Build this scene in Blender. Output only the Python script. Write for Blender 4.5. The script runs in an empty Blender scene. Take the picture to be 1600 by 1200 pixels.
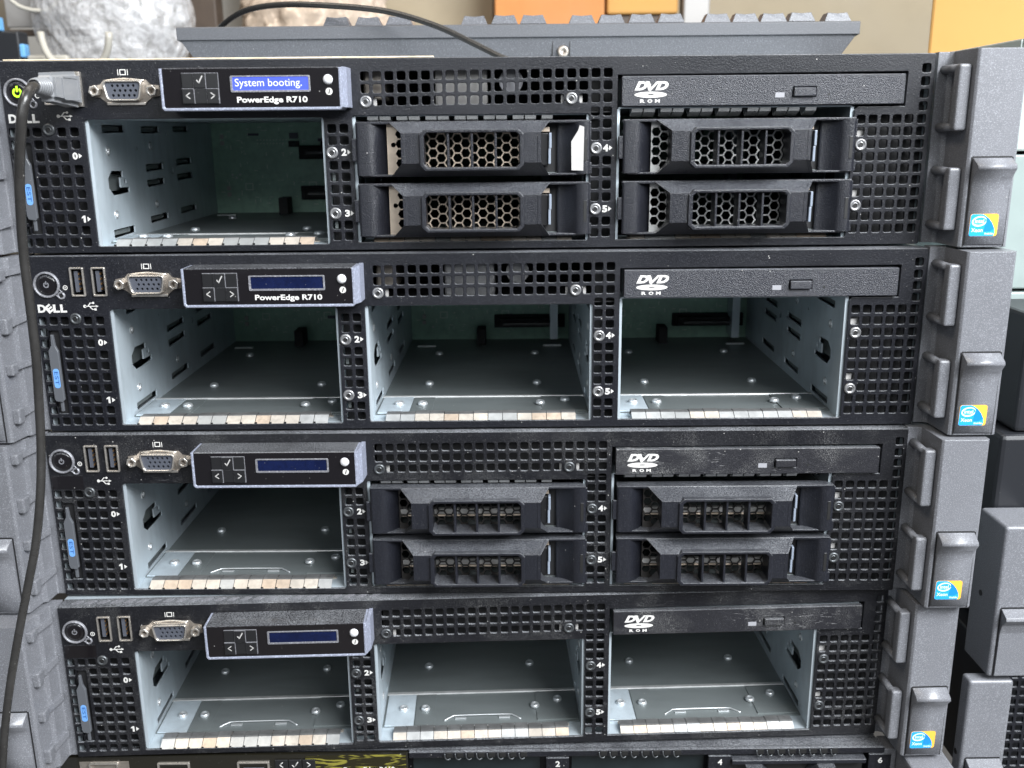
import bpy, bmesh, math, random
from mathutils import Vector, Matrix, noise
random.seed(7)
S = bpy.context.scene
COL = S.collection
MM = 0.001
R = math.radians

# ------------------------------------------------------------------ camera
cam_d = bpy.data.cameras.new("camera")
cam = bpy.data.objects.new("camera", cam_d)
COL.objects.link(cam)
cam_d.sensor_width = 36.0
cam_d.lens = 33.752
cam_d.clip_start = 0.02
cam_d.clip_end = 50
# rows: world axes of the camera (right, up, back)
p_, y_, r_ = R(14.64453715), R(0.19828431), R(0.55708715)
B = Matrix(((1, 0, 0), (0, 0, 1), (0, -1, 0)))
Rx = Matrix(((1, 0, 0), (0, math.cos(p_), -math.sin(p_)), (0, math.sin(p_), math.cos(p_))))
Ry = Matrix(((math.cos(y_), 0, math.sin(y_)), (0, 1, 0), (-math.sin(y_), 0, math.cos(y_))))
Rz = Matrix(((math.cos(r_), -math.sin(r_), 0), (math.sin(r_), math.cos(r_), 0), (0, 0, 1)))
W2C = Rz @ Rx @ Ry @ B
cam.matrix_world = Matrix.Translation(Vector((237.3826, -454.5373, 52.8682)) * MM) @ W2C.transposed().to_4x4()
cam_d.dof.use_dof = True
cam_d.dof.focus_distance = 0.47
cam_d.dof.aperture_fstop = 13.0
S.camera = cam
S.render.resolution_x, S.render.resolution_y = 1024, 768

# ------------------------------------------------------------------ world and lamps (indoor work room)
world = bpy.data.worlds.new("World"); S.world = world
world.use_nodes = True
bg = world.node_tree.nodes["Background"]
bg.inputs[0].default_value = (0.80, 0.88, 1.0, 1)
bg.inputs[1].default_value = 0.17
S.view_settings.view_transform = 'Standard'
S.view_settings.look = 'None'
S.view_settings.exposure = 0.0
S.view_settings.gamma = 1.0


def area(name, loc, target, sx, sy, power, col):
    l = bpy.data.lights.new(name, 'AREA'); l.shape = 'RECTANGLE'
    l.size = sx; l.size_y = sy; l.energy = power; l.color = col
    o = bpy.data.objects.new(name, l); COL.objects.link(o)
    o.location = Vector(loc) * MM
    d = (Vector(target) - Vector(loc)).normalized()
    o.rotation_euler = d.to_track_quat('-Z', 'Y').to_euler()
    return o


area("ceiling_or_fill_light", (1050, -850, 850), (250, 0, -80), 1.1, 0.7, 84, (0.94, 0.97, 1.0))
area("ceiling_or_fill_light", (-600, -250, 1300), (230, 100, 0), 1.0, 0.3, 9, (1.0, 0.88, 0.72))
area("ceiling_or_fill_light", (300, 700, 1500), (300, 900, 100), 1.6, 0.5, 9, (1.0, 0.92, 0.82))
area("ceiling_or_fill_light", (150, -1500, 560), (220, 150, -120), 1.4, 0.35, 9, (0.94, 0.98, 1.0))  # unseen front fill, added to brighten the bay interiors


# ------------------------------------------------------------------ materials
def nt(name):
    m = bpy.data.materials.new(name); m.use_nodes = True
    return m, m.node_tree.nodes, m.node_tree.links, m.node_tree.nodes["Principled BSDF"]


def mat(name, col, rough=0.5, metal=0.0, grain=0, gs=1500, var=0.0, vscale=60, speck=0, dust_light=0.0,
        bev=0, coat=0, emit=None, es=1.0, scratch=0, stretch=None, spec=0.5, trans=0, streak=0, powder=0):
    m, N, L, b = nt(name)
    b.inputs['Roughness'].default_value = rough
    b.inputs['Metallic'].default_value = metal
    b.inputs['Coat Weight'].default_value = coat
    b.inputs['Coat Roughness'].default_value = 0.08
    b.inputs['Specular IOR Level'].default_value = spec
    if trans:
        b.inputs['Transmission Weight'].default_value = trans
    if emit:
        b.inputs['Emission Color'].default_value = (*emit, 1)
        b.inputs['Emission Strength'].default_value = es
    rgb = N.new('ShaderNodeRGB'); rgb.outputs[0].default_value = (*col, 1)
    out = rgb.outputs[0]
    geo = N.new('ShaderNodeNewGeometry')
    pos = geo.outputs['Position']

    def nz(scale, detail=2.0, vec=pos, dist=0.0):
        n = N.new('ShaderNodeTexNoise'); n.inputs['Scale'].default_value = scale
        n.inputs['Detail'].default_value = detail
        n.inputs['Distortion'].default_value = dist
        L.new(vec, n.inputs['Vector']); return n.outputs['Fac']

    def mr(v, a, c, d=0.0, e=1.0):
        n = N.new('ShaderNodeMapRange'); n.inputs['From Min'].default_value = a
        n.inputs['From Max'].default_value = c; n.inputs['To Min'].default_value = d
        n.inputs['To Max'].default_value = e; L.new(v, n.inputs['Value']); return n.outputs['Result']

    def mix(f, a, bcol):
        n = N.new('ShaderNodeMix'); n.data_type = 'RGBA'
        L.new(f, n.inputs['Factor']); L.new(a, n.inputs['A'])
        if isinstance(bcol, tuple): n.inputs['B'].default_value = (*bcol, 1)
        else: L.new(bcol, n.inputs['B'])
        return n.outputs['Result']

    def mul(a, c):
        n = N.new('ShaderNodeMath'); n.operation = 'MULTIPLY'
        L.new(a, n.inputs[0])
        if isinstance(c, (int, float)): n.inputs[1].default_value = c
        else: L.new(c, n.inputs[1])
        return n.outputs[0]

    def add(a, c):
        n = N.new('ShaderNodeMath'); n.operation = 'ADD'; n.use_clamp = True
        L.new(a, n.inputs[0])
        if isinstance(c, (int, float)): n.inputs[1].default_value = c
        else: L.new(c, n.inputs[1])
        return n.outputs[0]
    svec = pos
    if stretch:
        mp = N.new('ShaderNodeMapping'); mp.inputs['Scale'].default_value = stretch
        L.new(pos, mp.inputs['Vector']); svec = mp.outputs['Vector']
    if var:
        v = nz(vscale, 4, svec)
        out = mix(mr(v, 0.3, 0.7), out, tuple(min(1, c * (1 + var)) for c in col))
        v2 = nz(vscale * 4.3, 3, svec)
        out = mix(mul(mr(v2, 0.45, 0.75), 0.7), out, tuple(c * (1 - var * 0.6) for c in col))
        rr = mr(v, 0.3, 0.7, rough * 0.85, min(1, rough * 1.2))
        L.new(rr, b.inputs['Roughness'])
    if grain:
        g0 = nz(gs * 0.9, 1)
        out = mix(mr(g0, 0.52, 0.75), out, tuple(min(1, c * 1.9 + 0.008) for c in col))
    if speck:
        vo = N.new('ShaderNodeTexVoronoi'); vo.inputs['Scale'].default_value = 230
        L.new(pos, vo.inputs['Vector'])
        m1 = mr(vo.outputs['Distance'], 0.05, 0.075, 1, 0)
        sep = N.new('ShaderNodeSeparateColor'); L.new(vo.outputs['Color'], sep.inputs[0])
        m2 = mr(sep.outputs[0], 1 - 0.22 * speck, 1 - 0.2 * speck)
        m3 = mul(nz(35, 2), 1.0)
        m3 = mr(m3, 0.42, 0.6, 0.35, 1)
        vo2 = N.new('ShaderNodeTexVoronoi'); vo2.inputs['Scale'].default_value = 620
        L.new(pos, vo2.inputs['Vector'])
        n1 = mr(vo2.outputs['Distance'], 0.06, 0.14, 1, 0)
        sep2 = N.new('ShaderNodeSeparateColor'); L.new(vo2.outputs['Color'], sep2.inputs[0])
        n2 = mr(sep2.outputs[0], 1 - 0.25 * speck, 1 - 0.2 * speck)
        f = add(mul(mul(m1, m2), 0.75), mul(mul(mul(n1, n2), m3), 0.4))
        out = mix(f, out, (0.42, 0.41, 0.39))
    if dust_light:  # pale upward faces: dust on most materials, painted light on the carriers
        sepn = N.new('ShaderNodeSeparateXYZ'); L.new(geo.outputs['Normal'], sepn.inputs[0])
        up = mr(sepn.outputs[2], 0.15, 0.8)
        n1 = mr(nz(2100, 2), 0.40, 0.62, 0.12, 1)
        n2 = mr(nz(45, 3), 0.3, 0.65, 0.45, 1)
        side = mul(mr(nz(25, 4), 0.55, 0.8), 0.06)
        f = mul(mul(add(up, side), n1), n2)
        out = mix(mul(f, dust_light), out, (0.27, 0.28, 0.30))
    if powder:
        pw = mul(mr(nz(2600, 2), 0.50, 0.66), mr(nz(38, 4, pos, 0.8), 0.47, 0.66))
        out = mix(mul(pw, powder), out, (0.33, 0.33, 0.32))
    if scratch:
        mp = N.new('ShaderNodeMapping'); mp.inputs['Scale'].default_value = (1, 1, 9)
        mp.inputs['Rotation'].default_value = (0, 0.5, 0)
        L.new(pos, mp.inputs['Vector'])
        w = nz(160, 6, mp.outputs['Vector'], 1.5)
        f = mul(mr(w, 0.62, 0.68), mr(nz(28, 2), 0.5, 0.62))
        out = mix(mul(f, scratch), out, (0.45, 0.45, 0.45))
    L.new(out, b.inputs['Base Color'])
    nrm = None
    if grain:
        bp = N.new('ShaderNodeBump'); bp.inputs['Strength'].default_value = grain
        bp.inputs['Distance'].default_value = 0.0004
        L.new(nz(gs, 2), bp.inputs['Height']); nrm = bp
    if streak:
        bp2 = N.new('ShaderNodeBump'); bp2.inputs['Strength'].default_value = streak
        bp2.inputs['Distance'].default_value = 0.0006
        L.new(nz(120, 4, svec, 0.6), bp2.inputs['Height'])
        if nrm: L.new(nrm.outputs[0], bp2.inputs['Normal'])
        nrm = bp2
    if bev:
        bv = N.new('ShaderNodeBevel'); bv.samples = 4; bv.inputs['Radius'].default_value = bev * MM
        if nrm: L.new(bv.outputs[0], (bp if grain else bp2).inputs['Normal'])
        else: nrm = bv
    if nrm: L.new(nrm.outputs[0], b.inputs['Normal'])
    return m


M = dict(
    panel=mat("black_powder_coat", (0.006, 0.0064, 0.009), 0.36, grain=0.3, gs=1600, speck=1.5, dust_light=0.8, spec=0.42, var=0.3, vscale=20, bev=0.3),
    panel_dusty=mat("dusty_black_powder_coat", (0.0055, 0.0057, 0.0075), 0.38, grain=0.35, gs=1600, speck=2.3, dust_light=1.0, var=0.3, vscale=20, bev=0.3, scratch=0.10, powder=0.22, spec=0.4),
    edge=mat("worn_panel_edge", (0.17, 0.17, 0.185), 0.45, 0.3, grain=0.2, gs=1500, dust_light=0.5),
    carrier=mat("black_carrier_plastic", (0.0085, 0.0092, 0.0130), 0.31, grain=0.5, gs=2300, speck=0.7, dust_light=0.42, bev=0.45),  # upward tone paints the lit top slopes into the colour
    drive=mat("textured_drive_plastic", (0.020, 0.021, 0.027), 0.36, grain=1.0, gs=2400, speck=1.2, dust_light=0.5, bev=0.3),
    drive_worn=mat("scuffed_drive_plastic", (0.010, 0.010, 0.013), 0.42, grain=0.5, gs=2400, speck=2.8, dust_light=0.5, bev=0.3, scratch=0.45, powder=0.5),
    gloss=mat("glossy_black", (0.006, 0.005, 0.006), 0.16, coat=0.4, speck=0.8, dust_light=0.7),
    button=mat("black_rubber_button", (0.012, 0.012, 0.013), 0.3, speck=0.5, bev=0.3),
    dark=mat("dark_interior", (0.006, 0.006, 0.007), 0.7),
    silver=mat("silver_grey_plastic", (0.20, 0.215, 0.27), 0.34, bev=0.5, grain=0.1, speck=0.2),
    ear=mat("grey_ear_plastic", (0.128, 0.131, 0.143), 0.34, grain=0.08, gs=2400, speck=0.15, bev=0.7, var=0.08, vscale=18),
    galv=mat("galvanised_sheet", (0.46, 0.52, 0.56), 0.42, 0.45, var=0.18, vscale=40, speck=0.3, stretch=(1, 1, 0.4), dust_light=0.2),
    floor=mat("bay_floor_sheet", (0.17, 0.19, 0.19), 0.46, 0.55, var=0.15, vscale=30, speck=0.9, stretch=(0.3, 1, 1), dust_light=0.12),
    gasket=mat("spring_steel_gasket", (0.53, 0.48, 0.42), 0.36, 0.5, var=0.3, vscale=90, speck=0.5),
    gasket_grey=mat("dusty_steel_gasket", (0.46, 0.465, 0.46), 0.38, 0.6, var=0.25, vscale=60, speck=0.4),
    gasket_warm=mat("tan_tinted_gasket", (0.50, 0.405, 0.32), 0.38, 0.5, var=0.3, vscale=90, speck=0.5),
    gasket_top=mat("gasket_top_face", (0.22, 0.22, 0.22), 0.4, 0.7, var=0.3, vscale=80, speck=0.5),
    rivet=mat("steel_rivet", (0.55, 0.57, 0.58), 0.35, 0.7, bev=0.2),
    screw=mat("zinc_screw", (0.25, 0.25, 0.255), 0.36, 0.7, bev=0.25, var=0.3, vscale=300),
    screw_dark=mat("tarnished_screw", (0.085, 0.09, 0.095), 0.4, 0.7, bev=0.25, var=0.3, vscale=300),
    hole=mat("screw_recess", (0.01, 0.01, 0.01), 0.5),
    tin=mat("bronze_tinned_shell", (0.60, 0.56, 0.51), 0.28, 0.85, var=0.25, vscale=200, bev=0.3),
    tin_dark=mat("stamped_connector_plate", (0.27, 0.24, 0.21), 0.4, 0.7, var=0.3, vscale=150),
    vga_in=mat("grey_blue_connector_insert", (0.062, 0.068, 0.085), 0.45, bev=0.1),
    gold=mat("gold_contact", (0.50, 0.30, 0.14), 0.3, 0.8),
    white=mat("white_print", (0.52, 0.51, 0.49), 0.6, var=0.1, vscale=200),
    white_b=mat("white_button", (0.55, 0.55, 0.57), 0.35, speck=0.4),
    lens=mat('grey_light_lens', (0.27, 0.27, 0.29), 0.35),
    lever=mat('blue_grey_lever', (0.20, 0.23, 0.28), 0.4),
    label=mat("white_sticker", (0.36, 0.35, 0.34), 0.55, var=0.06, vscale=90),
    lcd_off=mat("unlit_lcd", (0.002, 0.005, 0.028), 0.25, var=0.5, vscale=120, speck=1.0),
    lcd_on=mat("lit_lcd", (0.03, 0.05, 0.3), 0.3, emit=(0.055, 0.085, 0.52), es=1.0, speck=0.8),
    lcd_txt=mat("lcd_letters", (0.5, 0.5, 0.6), 0.4, emit=(0.42, 0.44, 0.62), es=0.8),
    led=mat("lit_power_symbol", (0.3, 0.6, 0.02), 0.4, emit=(0.40, 0.85, 0.02), es=1.0),
    pcb=mat("green_circuit_board", (0.24, 0.39, 0.30), 0.42, var=0.35, vscale=50, speck=1.5),
    pcb_w=mat("board_silkscreen", (0.60, 0.66, 0.60), 0.6),
    hexs=mat("beige_steel_mesh", (0.60, 0.50, 0.40), 0.35, 0.6, var=0.2, vscale=60),
    hexg=mat("steel_mesh", (0.45, 0.45, 0.44), 0.35, 0.65, var=0.3, vscale=60),
    hexd=mat("dark_mesh", (0.035, 0.032, 0.030), 0.5, 0.5, var=0.4, vscale=60),  # mesh in a much darker tone than the other two
    tag=mat("clear_pull_tab", (0.085, 0.09, 0.10), 0.25, 0.0, bev=0.2, coat=0.4, speck=0.6),
    blue=mat("pale_blue_sticker", (0.13, 0.30, 0.62), 0.45),
    blue_t=mat("blue_sticker_print", (0.02, 0.08, 0.25), 0.5),
    st_blue=mat("sticker_blue", (0.02, 0.30, 0.68), 0.3),
    st_blue2=mat("sticker_deep_blue", (0.01, 0.20, 0.55), 0.3),
    st_or=mat("sticker_orange", (0.80, 0.42, 0.06), 0.3),
    st_w=mat("sticker_white", (0.62, 0.78, 0.88), 0.4),
    usb_body=mat("grey_moulded_plug", (0.19, 0.195, 0.205), 0.33, speck=0.35),
    cable=mat("dark_grey_cable", (0.022, 0.021, 0.020), 0.27, speck=0.5, var=0.3, vscale=80),
    kb=mat("keyboard_shell", (0.066, 0.068, 0.075), 0.5, grain=0.08, gs=2200, speck=0.4, bev=0.7, dust_light=0.1),
    cream_reflection=mat("painted_warm_reflection", (0.62, 0.52, 0.38), 0.45, 0.3, var=0.5, vscale=60),  # warm light reflection put into a cream colour
    key=mat("keycap_plastic", (0.085, 0.088, 0.098), 0.42, grain=0.2, bev=0.5),
)


# ------------------------------------------------------------------ mesh helper
class MB:
    def __init__(s):
        s.v = []; s.f = []; s.fm = []; s.mats = []; s.sm = []

    def mi(s, m):
        m = M[m] if isinstance(m, str) else m
        if m not in s.mats: s.mats.append(m)
        return s.mats.index(m)

    def raw(s, vs, fs, m, smooth=False, mp=None):
        o = len(s.v); k = s.mi(m)
        s.v += [tuple(mp(*v)) if mp else tuple(v) for v in vs]
        for f in fs:
            s.f.append([i + o for i in f]); s.fm.append(k); s.sm.append(smooth)
        return s

    def poly(s, pts, m): return s.raw(pts, [list(range(len(pts)))], m)

    def box(s, x0, x1, y0, y1, z0, z1, m, bev=0, seg=2):
        if not bev:
            vs = [(x, y, z) for z in (z0, z1) for y in (y0, y1) for x in (x0, x1)]
            return s.raw(vs, [(0, 2, 3, 1), (4, 5, 7, 6), (0, 1, 5, 4), (2, 6, 7, 3), (0, 4, 6, 2), (1, 3, 7, 5)], m)
        b = bmesh.new(); bmesh.ops.create_cube(b, size=1)
        for v in b.verts:
            v.co = Vector(((x0 + x1) / 2 + v.co.x * (x1 - x0), (y0 + y1) / 2 + v.co.y * (y1 - y0), (z0 + z1) / 2 + v.co.z * (z1 - z0)))
        bmesh.ops.bevel(b, geom=b.edges[:], offset=bev, segments=seg, affect='EDGES', profile=0.5)
        s.bm(b, m); return s

    def bm(s, b, m, smooth=False, mp=None):
        b.verts.index_update()
        s.raw([v.co[:] for v in b.verts], [[v.index for v in f.verts] for f in b.faces], m, smooth, mp); b.free()

    def prism(s, pts, a, c, m, ax='y', smooth=False):
        """pts: 2-D outline (convex or simple), extruded a..c along ax"""
        mp = {'y': lambda u, w, t: (u, t, w), 'x': lambda u, w, t: (t, u, w), 'z': lambda u, w, t: (u, w, t)}[ax]
        n = len(pts)
        vs = [mp(u, w, a) for u, w in pts] + [mp(u, w, c) for u, w in pts]
        s.raw(vs, [list(range(n))[::-1], list(range(n, 2 * n))], m)
        s.raw(vs, [(i, (i + 1) % n, (i + 1) % n + n, i + n) for i in range(n)], m, smooth)
        return s

    def cyl(s, c, r, a, b_, m, ax='y', n=20, r2=None, smooth=True):
        r2 = r if r2 is None else r2
        mp = {'y': lambda u, w, t: (u, t, w), 'x': lambda u, w, t: (t, u, w), 'z': lambda u, w, t: (u, w, t)}[ax]
        an = [2 * math.pi * i / n for i in range(n)]
        vs = [mp(c[0] + r * math.cos(t), c[1] + r * math.sin(t), a) for t in an] + \
             [mp(c[0] + r2 * math.cos(t), c[1] + r2 * math.sin(t), b_) for t in an]
        s.raw(vs, [list(range(n)), list(range(n, 2 * n))], m)
        s.raw(vs, [(i, (i + 1) % n, (i + 1) % n + n, i + n) for i in range(n)], m, smooth)
        return s

    def lathe(s, c, prof, m, ax='y', n=28):
        """prof: list of (radius, t)"""
        mp = {'y': lambda u, w, t: (u, t, w), 'x': lambda u, w, t: (t, u, w), 'z': lambda u, w, t: (u, w, t)}[ax]
        vs = []
        for r, t in prof:
            for i in range(n):
                a = 2 * math.pi * i / n
                vs.append(mp(c[0] + r * math.cos(a), c[1] + r * math.sin(a), t))
        fs = [(k * n + i, k * n + (i + 1) % n, (k + 1) * n + (i + 1) % n, (k + 1) * n + i) for k in range(len(prof) - 1) for i in range(n)]
        return s.raw(vs, fs, m, True)

    def tube(s, pts, r, m, n=12):
        P = [Vector(p) for p in pts]; vs = []; fs = []
        prev = None
        for i, p in enumerate(P):
            d = (P[min(i + 1, len(P) - 1)] - P[max(i - 1, 0)]).normalized()
            if prev is None:
                a = d.orthogonal().normalized()
            else:
                a = (prev - d * prev.dot(d)).normalized()
            prev = a; b_ = d.cross(a)
            rr = r[i] if isinstance(r, (list, tuple)) else r
            for k in range(n):
                t = 2 * math.pi * k / n
                vs.append(p + a * (rr * math.cos(t)) + b_ * (rr * math.sin(t)))
        for i in range(len(P) - 1):
            for k in range(n):
                fs.append((i * n + k, i * n + (k + 1) % n, (i + 1) * n + (k + 1) % n, (i + 1) * n + k))
        s.raw(vs, fs, m, True)
        s.raw(vs, [list(range(n))], m); s.raw(vs, [list(range(len(vs) - n, len(vs)))], m)
        return s

    def mesh(s, name):
        me = bpy.data.meshes.new(name)
        me.from_pydata([(a * MM, b_ * MM, c * MM) for a, b_, c in s.v], [], s.f)
        for m in s.mats: me.materials.append(m)
        me.polygons.foreach_set('material_index', s.fm)
        me.polygons.foreach_set('use_smooth', s.sm)
        me.update()
        b = bmesh.new(); b.from_mesh(me); bmesh.ops.remove_doubles(b, verts=b.verts, dist=1e-7)
        bmesh.ops.recalc_face_normals(b, faces=b.faces); b.to_mesh(me); b.free()
        return me

    def build(s, name, parent=None, loc=(0, 0, 0)):
        return put(name, s.mesh(name), parent, loc)


def put(name, me, parent=None, loc=(0, 0, 0), rz=0, label=None):
    o = bpy.data.objects.new(name, me); COL.objects.link(o)
    o.parent = parent; o.location = Vector(loc) * MM; o.rotation_euler = (0, 0, rz)
    if label: o['label'] = label
    return o


def thing(name, label, cat, loc=(0, 0, 0), rz=0, group=None, me=None):
    o = bpy.data.objects.new(name, me); COL.objects.link(o)
    o.location = Vector(loc) * MM; o.rotation_euler = (0, 0, rz)
    o['label'] = label; o['category'] = cat
    if group: o['group'] = group
    return o


def grab(cd):
    o = bpy.data.objects.new('tmp', cd); COL.objects.link(o)
    dg = bpy.context.evaluated_depsgraph_get(); dg.update()
    me = bpy.data.meshes.new_from_object(o.evaluated_get(dg))
    vs = [v.co[:] for v in me.vertices]; fs = [list(p.vertices) for p in me.polygons]
    bpy.data.objects.remove(o); bpy.data.meshes.remove(me); bpy.data.curves.remove(cd)
    return vs, fs


def sheet(loops, half, bevel=0.0):
    """flat sheet with holes: loops of 2-D points; returns verts (u,w,t), faces"""
    cd = bpy.data.curves.new('c', 'CURVE'); cd.dimensions = '2D'; cd.fill_mode = 'BOTH'
    cd.extrude = half - bevel; cd.bevel_depth = bevel; cd.bevel_resolution = 1 if bevel else 0
    cd.offset = -bevel
    for lp in loops:
        sp = cd.splines.new('POLY'); sp.points.add(len(lp) - 1); sp.use_cyclic_u = True
        for q, (a, b_) in zip(sp.points, lp): q.co = (a, b_, 0, 1)
    return grab(cd)


def rrect(x0, x1, z0, z1, r, n=3):
    out = []
    for cx, cz, a0 in ((x1 - r, z1 - r, 0), (x0 + r, z1 - r, 90), (x0 + r, z0 + r, 180), (x1 - r, z0 + r, 270)):
        for k in range(n + 1):
            a = R(a0 + 90 * k / n); out.append((cx + r * math.cos(a), cz + r * math.sin(a)))
    return out


def circ(cx, cz, r, n=14): return [(cx + r * math.cos(2 * math.pi * i / n), cz + r * math.sin(2 * math.pi * i / n)) for i in range(n)]


XZ = lambda y: (lambda u, w, t: (u, y + t, w))


def text_raw(body, offset=0.0, shear=0.0):
    cd = bpy.data.curves.new('t', 'FONT'); cd.body = body; cd.size = 1; cd.extrude = 0.0
    cd.offset = offset; cd.shear = shear; cd.fill_mode = 'FRONT'; cd.resolution_u = 3
    return grab(cd)


def put_text(mb, body, x0, x1, z0, z1, y, m, offset=0.02, shear=0.0, turn=False):
    vs, fs = text_raw(body, offset, shear)
    ax = min(v[0] for v in vs); bx = max(v[0] for v in vs); az = min(v[1] for v in vs); bz = max(v[1] for v in vs)
    if turn:   # reads downward
        g = lambda u, w, t: (x0 + (w - az) / (bz - az) * (x1 - x0), y, z1 - (u - ax) / (bx - ax) * (z1 - z0))
    else:
        g = lambda u, w, t: (x0 + (u - ax) / (bx - ax) * (x1 - x0), y, z0 + (w - az) / (bz - az) * (z1 - z0))
    mb.raw(vs, fs, m, False, g)


def spline(pts, k=8):
    P = [Vector(p) for p in pts]; out = []
    for i in range(len(P) - 1):
        a, b_, c, d = P[max(i - 1, 0)], P[i], P[i + 1], P[min(i + 2, len(P) - 1)]
        for j in range(k):
            t = j / k
            out.append(0.5 * ((2 * b_) + (c - a) * t + (2 * a - 5 * b_ + 4 * c - d) * t * t + (3 * b_ - a - 3 * c + d) * t ** 3))
    out.append(P[-1]); return out


# ================================================================== the 2U server, coordinates u (right), y (depth), z (up) in mm
U0 = 221.5
T = lambda u: u - U0


def shiftmap(y): return lambda u, w, t: (T(u), y + t, w)


HP = 1.95
xs_left = [13.2, 18.5, 23.8, 29.4, 34.9, 40.7]
zs_left = [55.2 - 5.55 * k for k in range(10)]
xs_top = [173.7 + 5.505 * i for i in range(21)]
xs_right = [400.3, 405.8, 411.4, 416.9, 422.4, 428.2]
zs_right = [57.5, 52.0, 46.4, 40.8, 35.5, 30.1, 24.6, 19.1, 13.5, 7.8]


def panel_holes():
    H = []
    for i, x in enumerate(xs_left):
        for k, z in enumerate(zs_left):
            if i == 3 and k == 0: continue
            if i == 5 and k in (2, 7): continue
            if i == 1 and 1 <= k <= 8: continue
            H.append((x, z))
    for i, x in enumerate(xs_top):
        for k, z in enumerate((78.3 + 0.03 * i, 72.9 + 0.03 * i, 67.4 + 0.03 * i)):
            if k == 2 and i in (0, 17): continue
            H.append((x, z))
    for z in (55.6, 50.3, 39.2, 33.9, 28.4, 23.1, 12.0, 6.8):
        H += [(157.7, z), (163.2, z)]
    for z in (62.1, 56.7, 51.3, 40.2, 34.9, 29.2, 23.7, 12.6, 7.2):
        H += [(278.2, z), (283.7, z)]
    for i, x in enumerate(xs_right):
        for k, z in enumerate(zs_right):
            if i == 0 and k in (2, 7): continue
            H.append((x, z))
    for z in (79.7, 74.0, 68.6, 63.1): H.append((428.4, z))
    return H


BAY0 = (45.6, 154.2, 3.2, 60.6); BAY1 = (167.2, 275.6, 3.8, 61.2)
loops = [rrect(T(10.4), T(432.2), 0.3, 86.0, 0.6, 2)]
for x, z in panel_holes(): loops.append(rrect(T(x) - HP, T(x) + HP, z - HP, z + HP, 0.8, 2))
loops.append(rrect(T(BAY0[0]), T(BAY0[1]), BAY0[2], BAY0[3], 1.2))
loops.append(rrect(T(BAY1[0]), T(BAY1[1]), BAY1[2], BAY1[3], 1.2))
loops.append([(T(a), b_) for a, b_ in ((288.3, 3.9), (396.4, 3.9), (397.0, 4.5), (397.0, 61.6), (398.5, 63.2), (420.0, 63.2), (420.2, 78.4), (288.3, 77.9))])
loops.append(rrect(T(29.6), T(35.4), 67.4, 80.4, 0.5, 2))
loops.append(rrect(T(39.6), T(45.8), 67.4, 80.4, 0.5, 2))
loops.append(rrect(T(15.0), T(20.4), 9.2, 50.5, 0.8, 2))
vs, fs = sheet(loops, 0.75, 0.22)
mb = MB(); mb.raw(vs, fs, 'panel', False, lambda u, w, t: (u, 0.75 + t, w))
# folded upper lip
mb.box(T(10.6), T(432), 1.2, 9.0, 85.1, 86.2, 'panel', 0.4)
mb.box(T(10.6), T(432), 1.2, 6.0, 0.3, 1.2, 'panel')
# proud bead round the holes of the vent fields is print-thin: raised rim round the bays
PANEL = mb.mesh('front_panel')
PANEL2 = PANEL.copy(); PANEL2.materials[0] = M['panel_dusty']

# lid lip: small pressed slots in the steel lid just behind the panel (joined, they are tiny)
mb = MB()
mb.box(T(10.4), T(432.2), 9.0, 650, 85.3, 86.0, 'galv')
mb.box(T(10.4), T(11.2), 2, 650, 0.5, 85.2, 'galv'); mb.box(T(431.4), T(432.2), 2, 650, 0.5, 85.2, 'galv')
mb.box(T(11.2), T(431.4), 6.2, 650, 0.4, 1.2, 'galv')
mb.box(T(11.2), T(431.4), 649, 650, 1.3, 85.2, 'galv')
CHASSIS = mb.mesh('chassis')
mb = MB()
for k in range(24):
    x = T(16 + k * 6.5)
    mb.prism([(x, 3.0), (x + 3.2, 3.0), (x + 5.6, 6.2), (x + 2.4, 6.2)], 86.22, 86.6, 'edge', 'z')
LIDSPRING = mb.mesh('lid_spring_strip')
mb = MB(); mb.box(T(12), T(205), 1.5, 8.6, 86.25, 86.95, 'cream_reflection', .2); REFLECTLIP = mb.mesh('warm_reflection_lip')  # added cream strip paints a warm reflection along the lid edge

# one spring finger of the EMI gasket, joined side by side as parts
def finger_mesh(w, m):
    mb = MB(); pr = [(0.3, 0.0), (4.9, 2.9), (5.9, 3.2), (10.4, 2.9), (12.6, 0.1)]
    vs = [(x, y, z) for x in (0, w) for y, z in pr] + [(x, y + .25, z - .3) for x in (0, w) for y, z in pr]
    fs = []
    for i in range(4):
        fs.append((i, i + 1, i + 6, i + 5)); fs.append((10 + i, 10 + i + 1, 10 + i + 6, 10 + i + 5))
        fs.append((i, i + 1, 11 + i, 10 + i)); fs.append((5 + i, 6 + i, 16 + i, 15 + i))
    fs.append((0, 5, 15, 10))
    fr = [f for f in fs if f[0] in (0, 10) and len(f) == 4]; tp = [f for f in fs if f not in fr]
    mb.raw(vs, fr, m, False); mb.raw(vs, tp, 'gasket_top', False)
    mb.box(-.12, w * .15, .15, .3, 0, .9, 'hole')
    return mb.mesh('spring_finger')


FINGER = finger_mesh(6.9, 'gasket'); FINGER_G = finger_mesh(6.9, 'gasket_grey'); FINGER_W = finger_mesh(6.9, 'gasket_warm')
mb = MB()   # hanging finger at the top of a bay
mb.poly([(0, 0.8, 0), (5.0, 0.8, 0), (5.0, 2.0, -1.6), (0, 2.0, -1.6)], 'gasket_grey')
mb.poly([(0, 2.0, -1.75), (5.0, 2.0, -1.75), (5.0, 7.0, -3.6), (0, 7.0, -3.6)], 'gasket_grey')
mb.poly([(0, 7.0, -3.6), (5.0, 7.0, -3.6), (5.0, 11.0, 0), (0, 11.0, 0)], 'gasket_grey')
TOPFINGER = mb.mesh('top_spring_finger')

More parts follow.
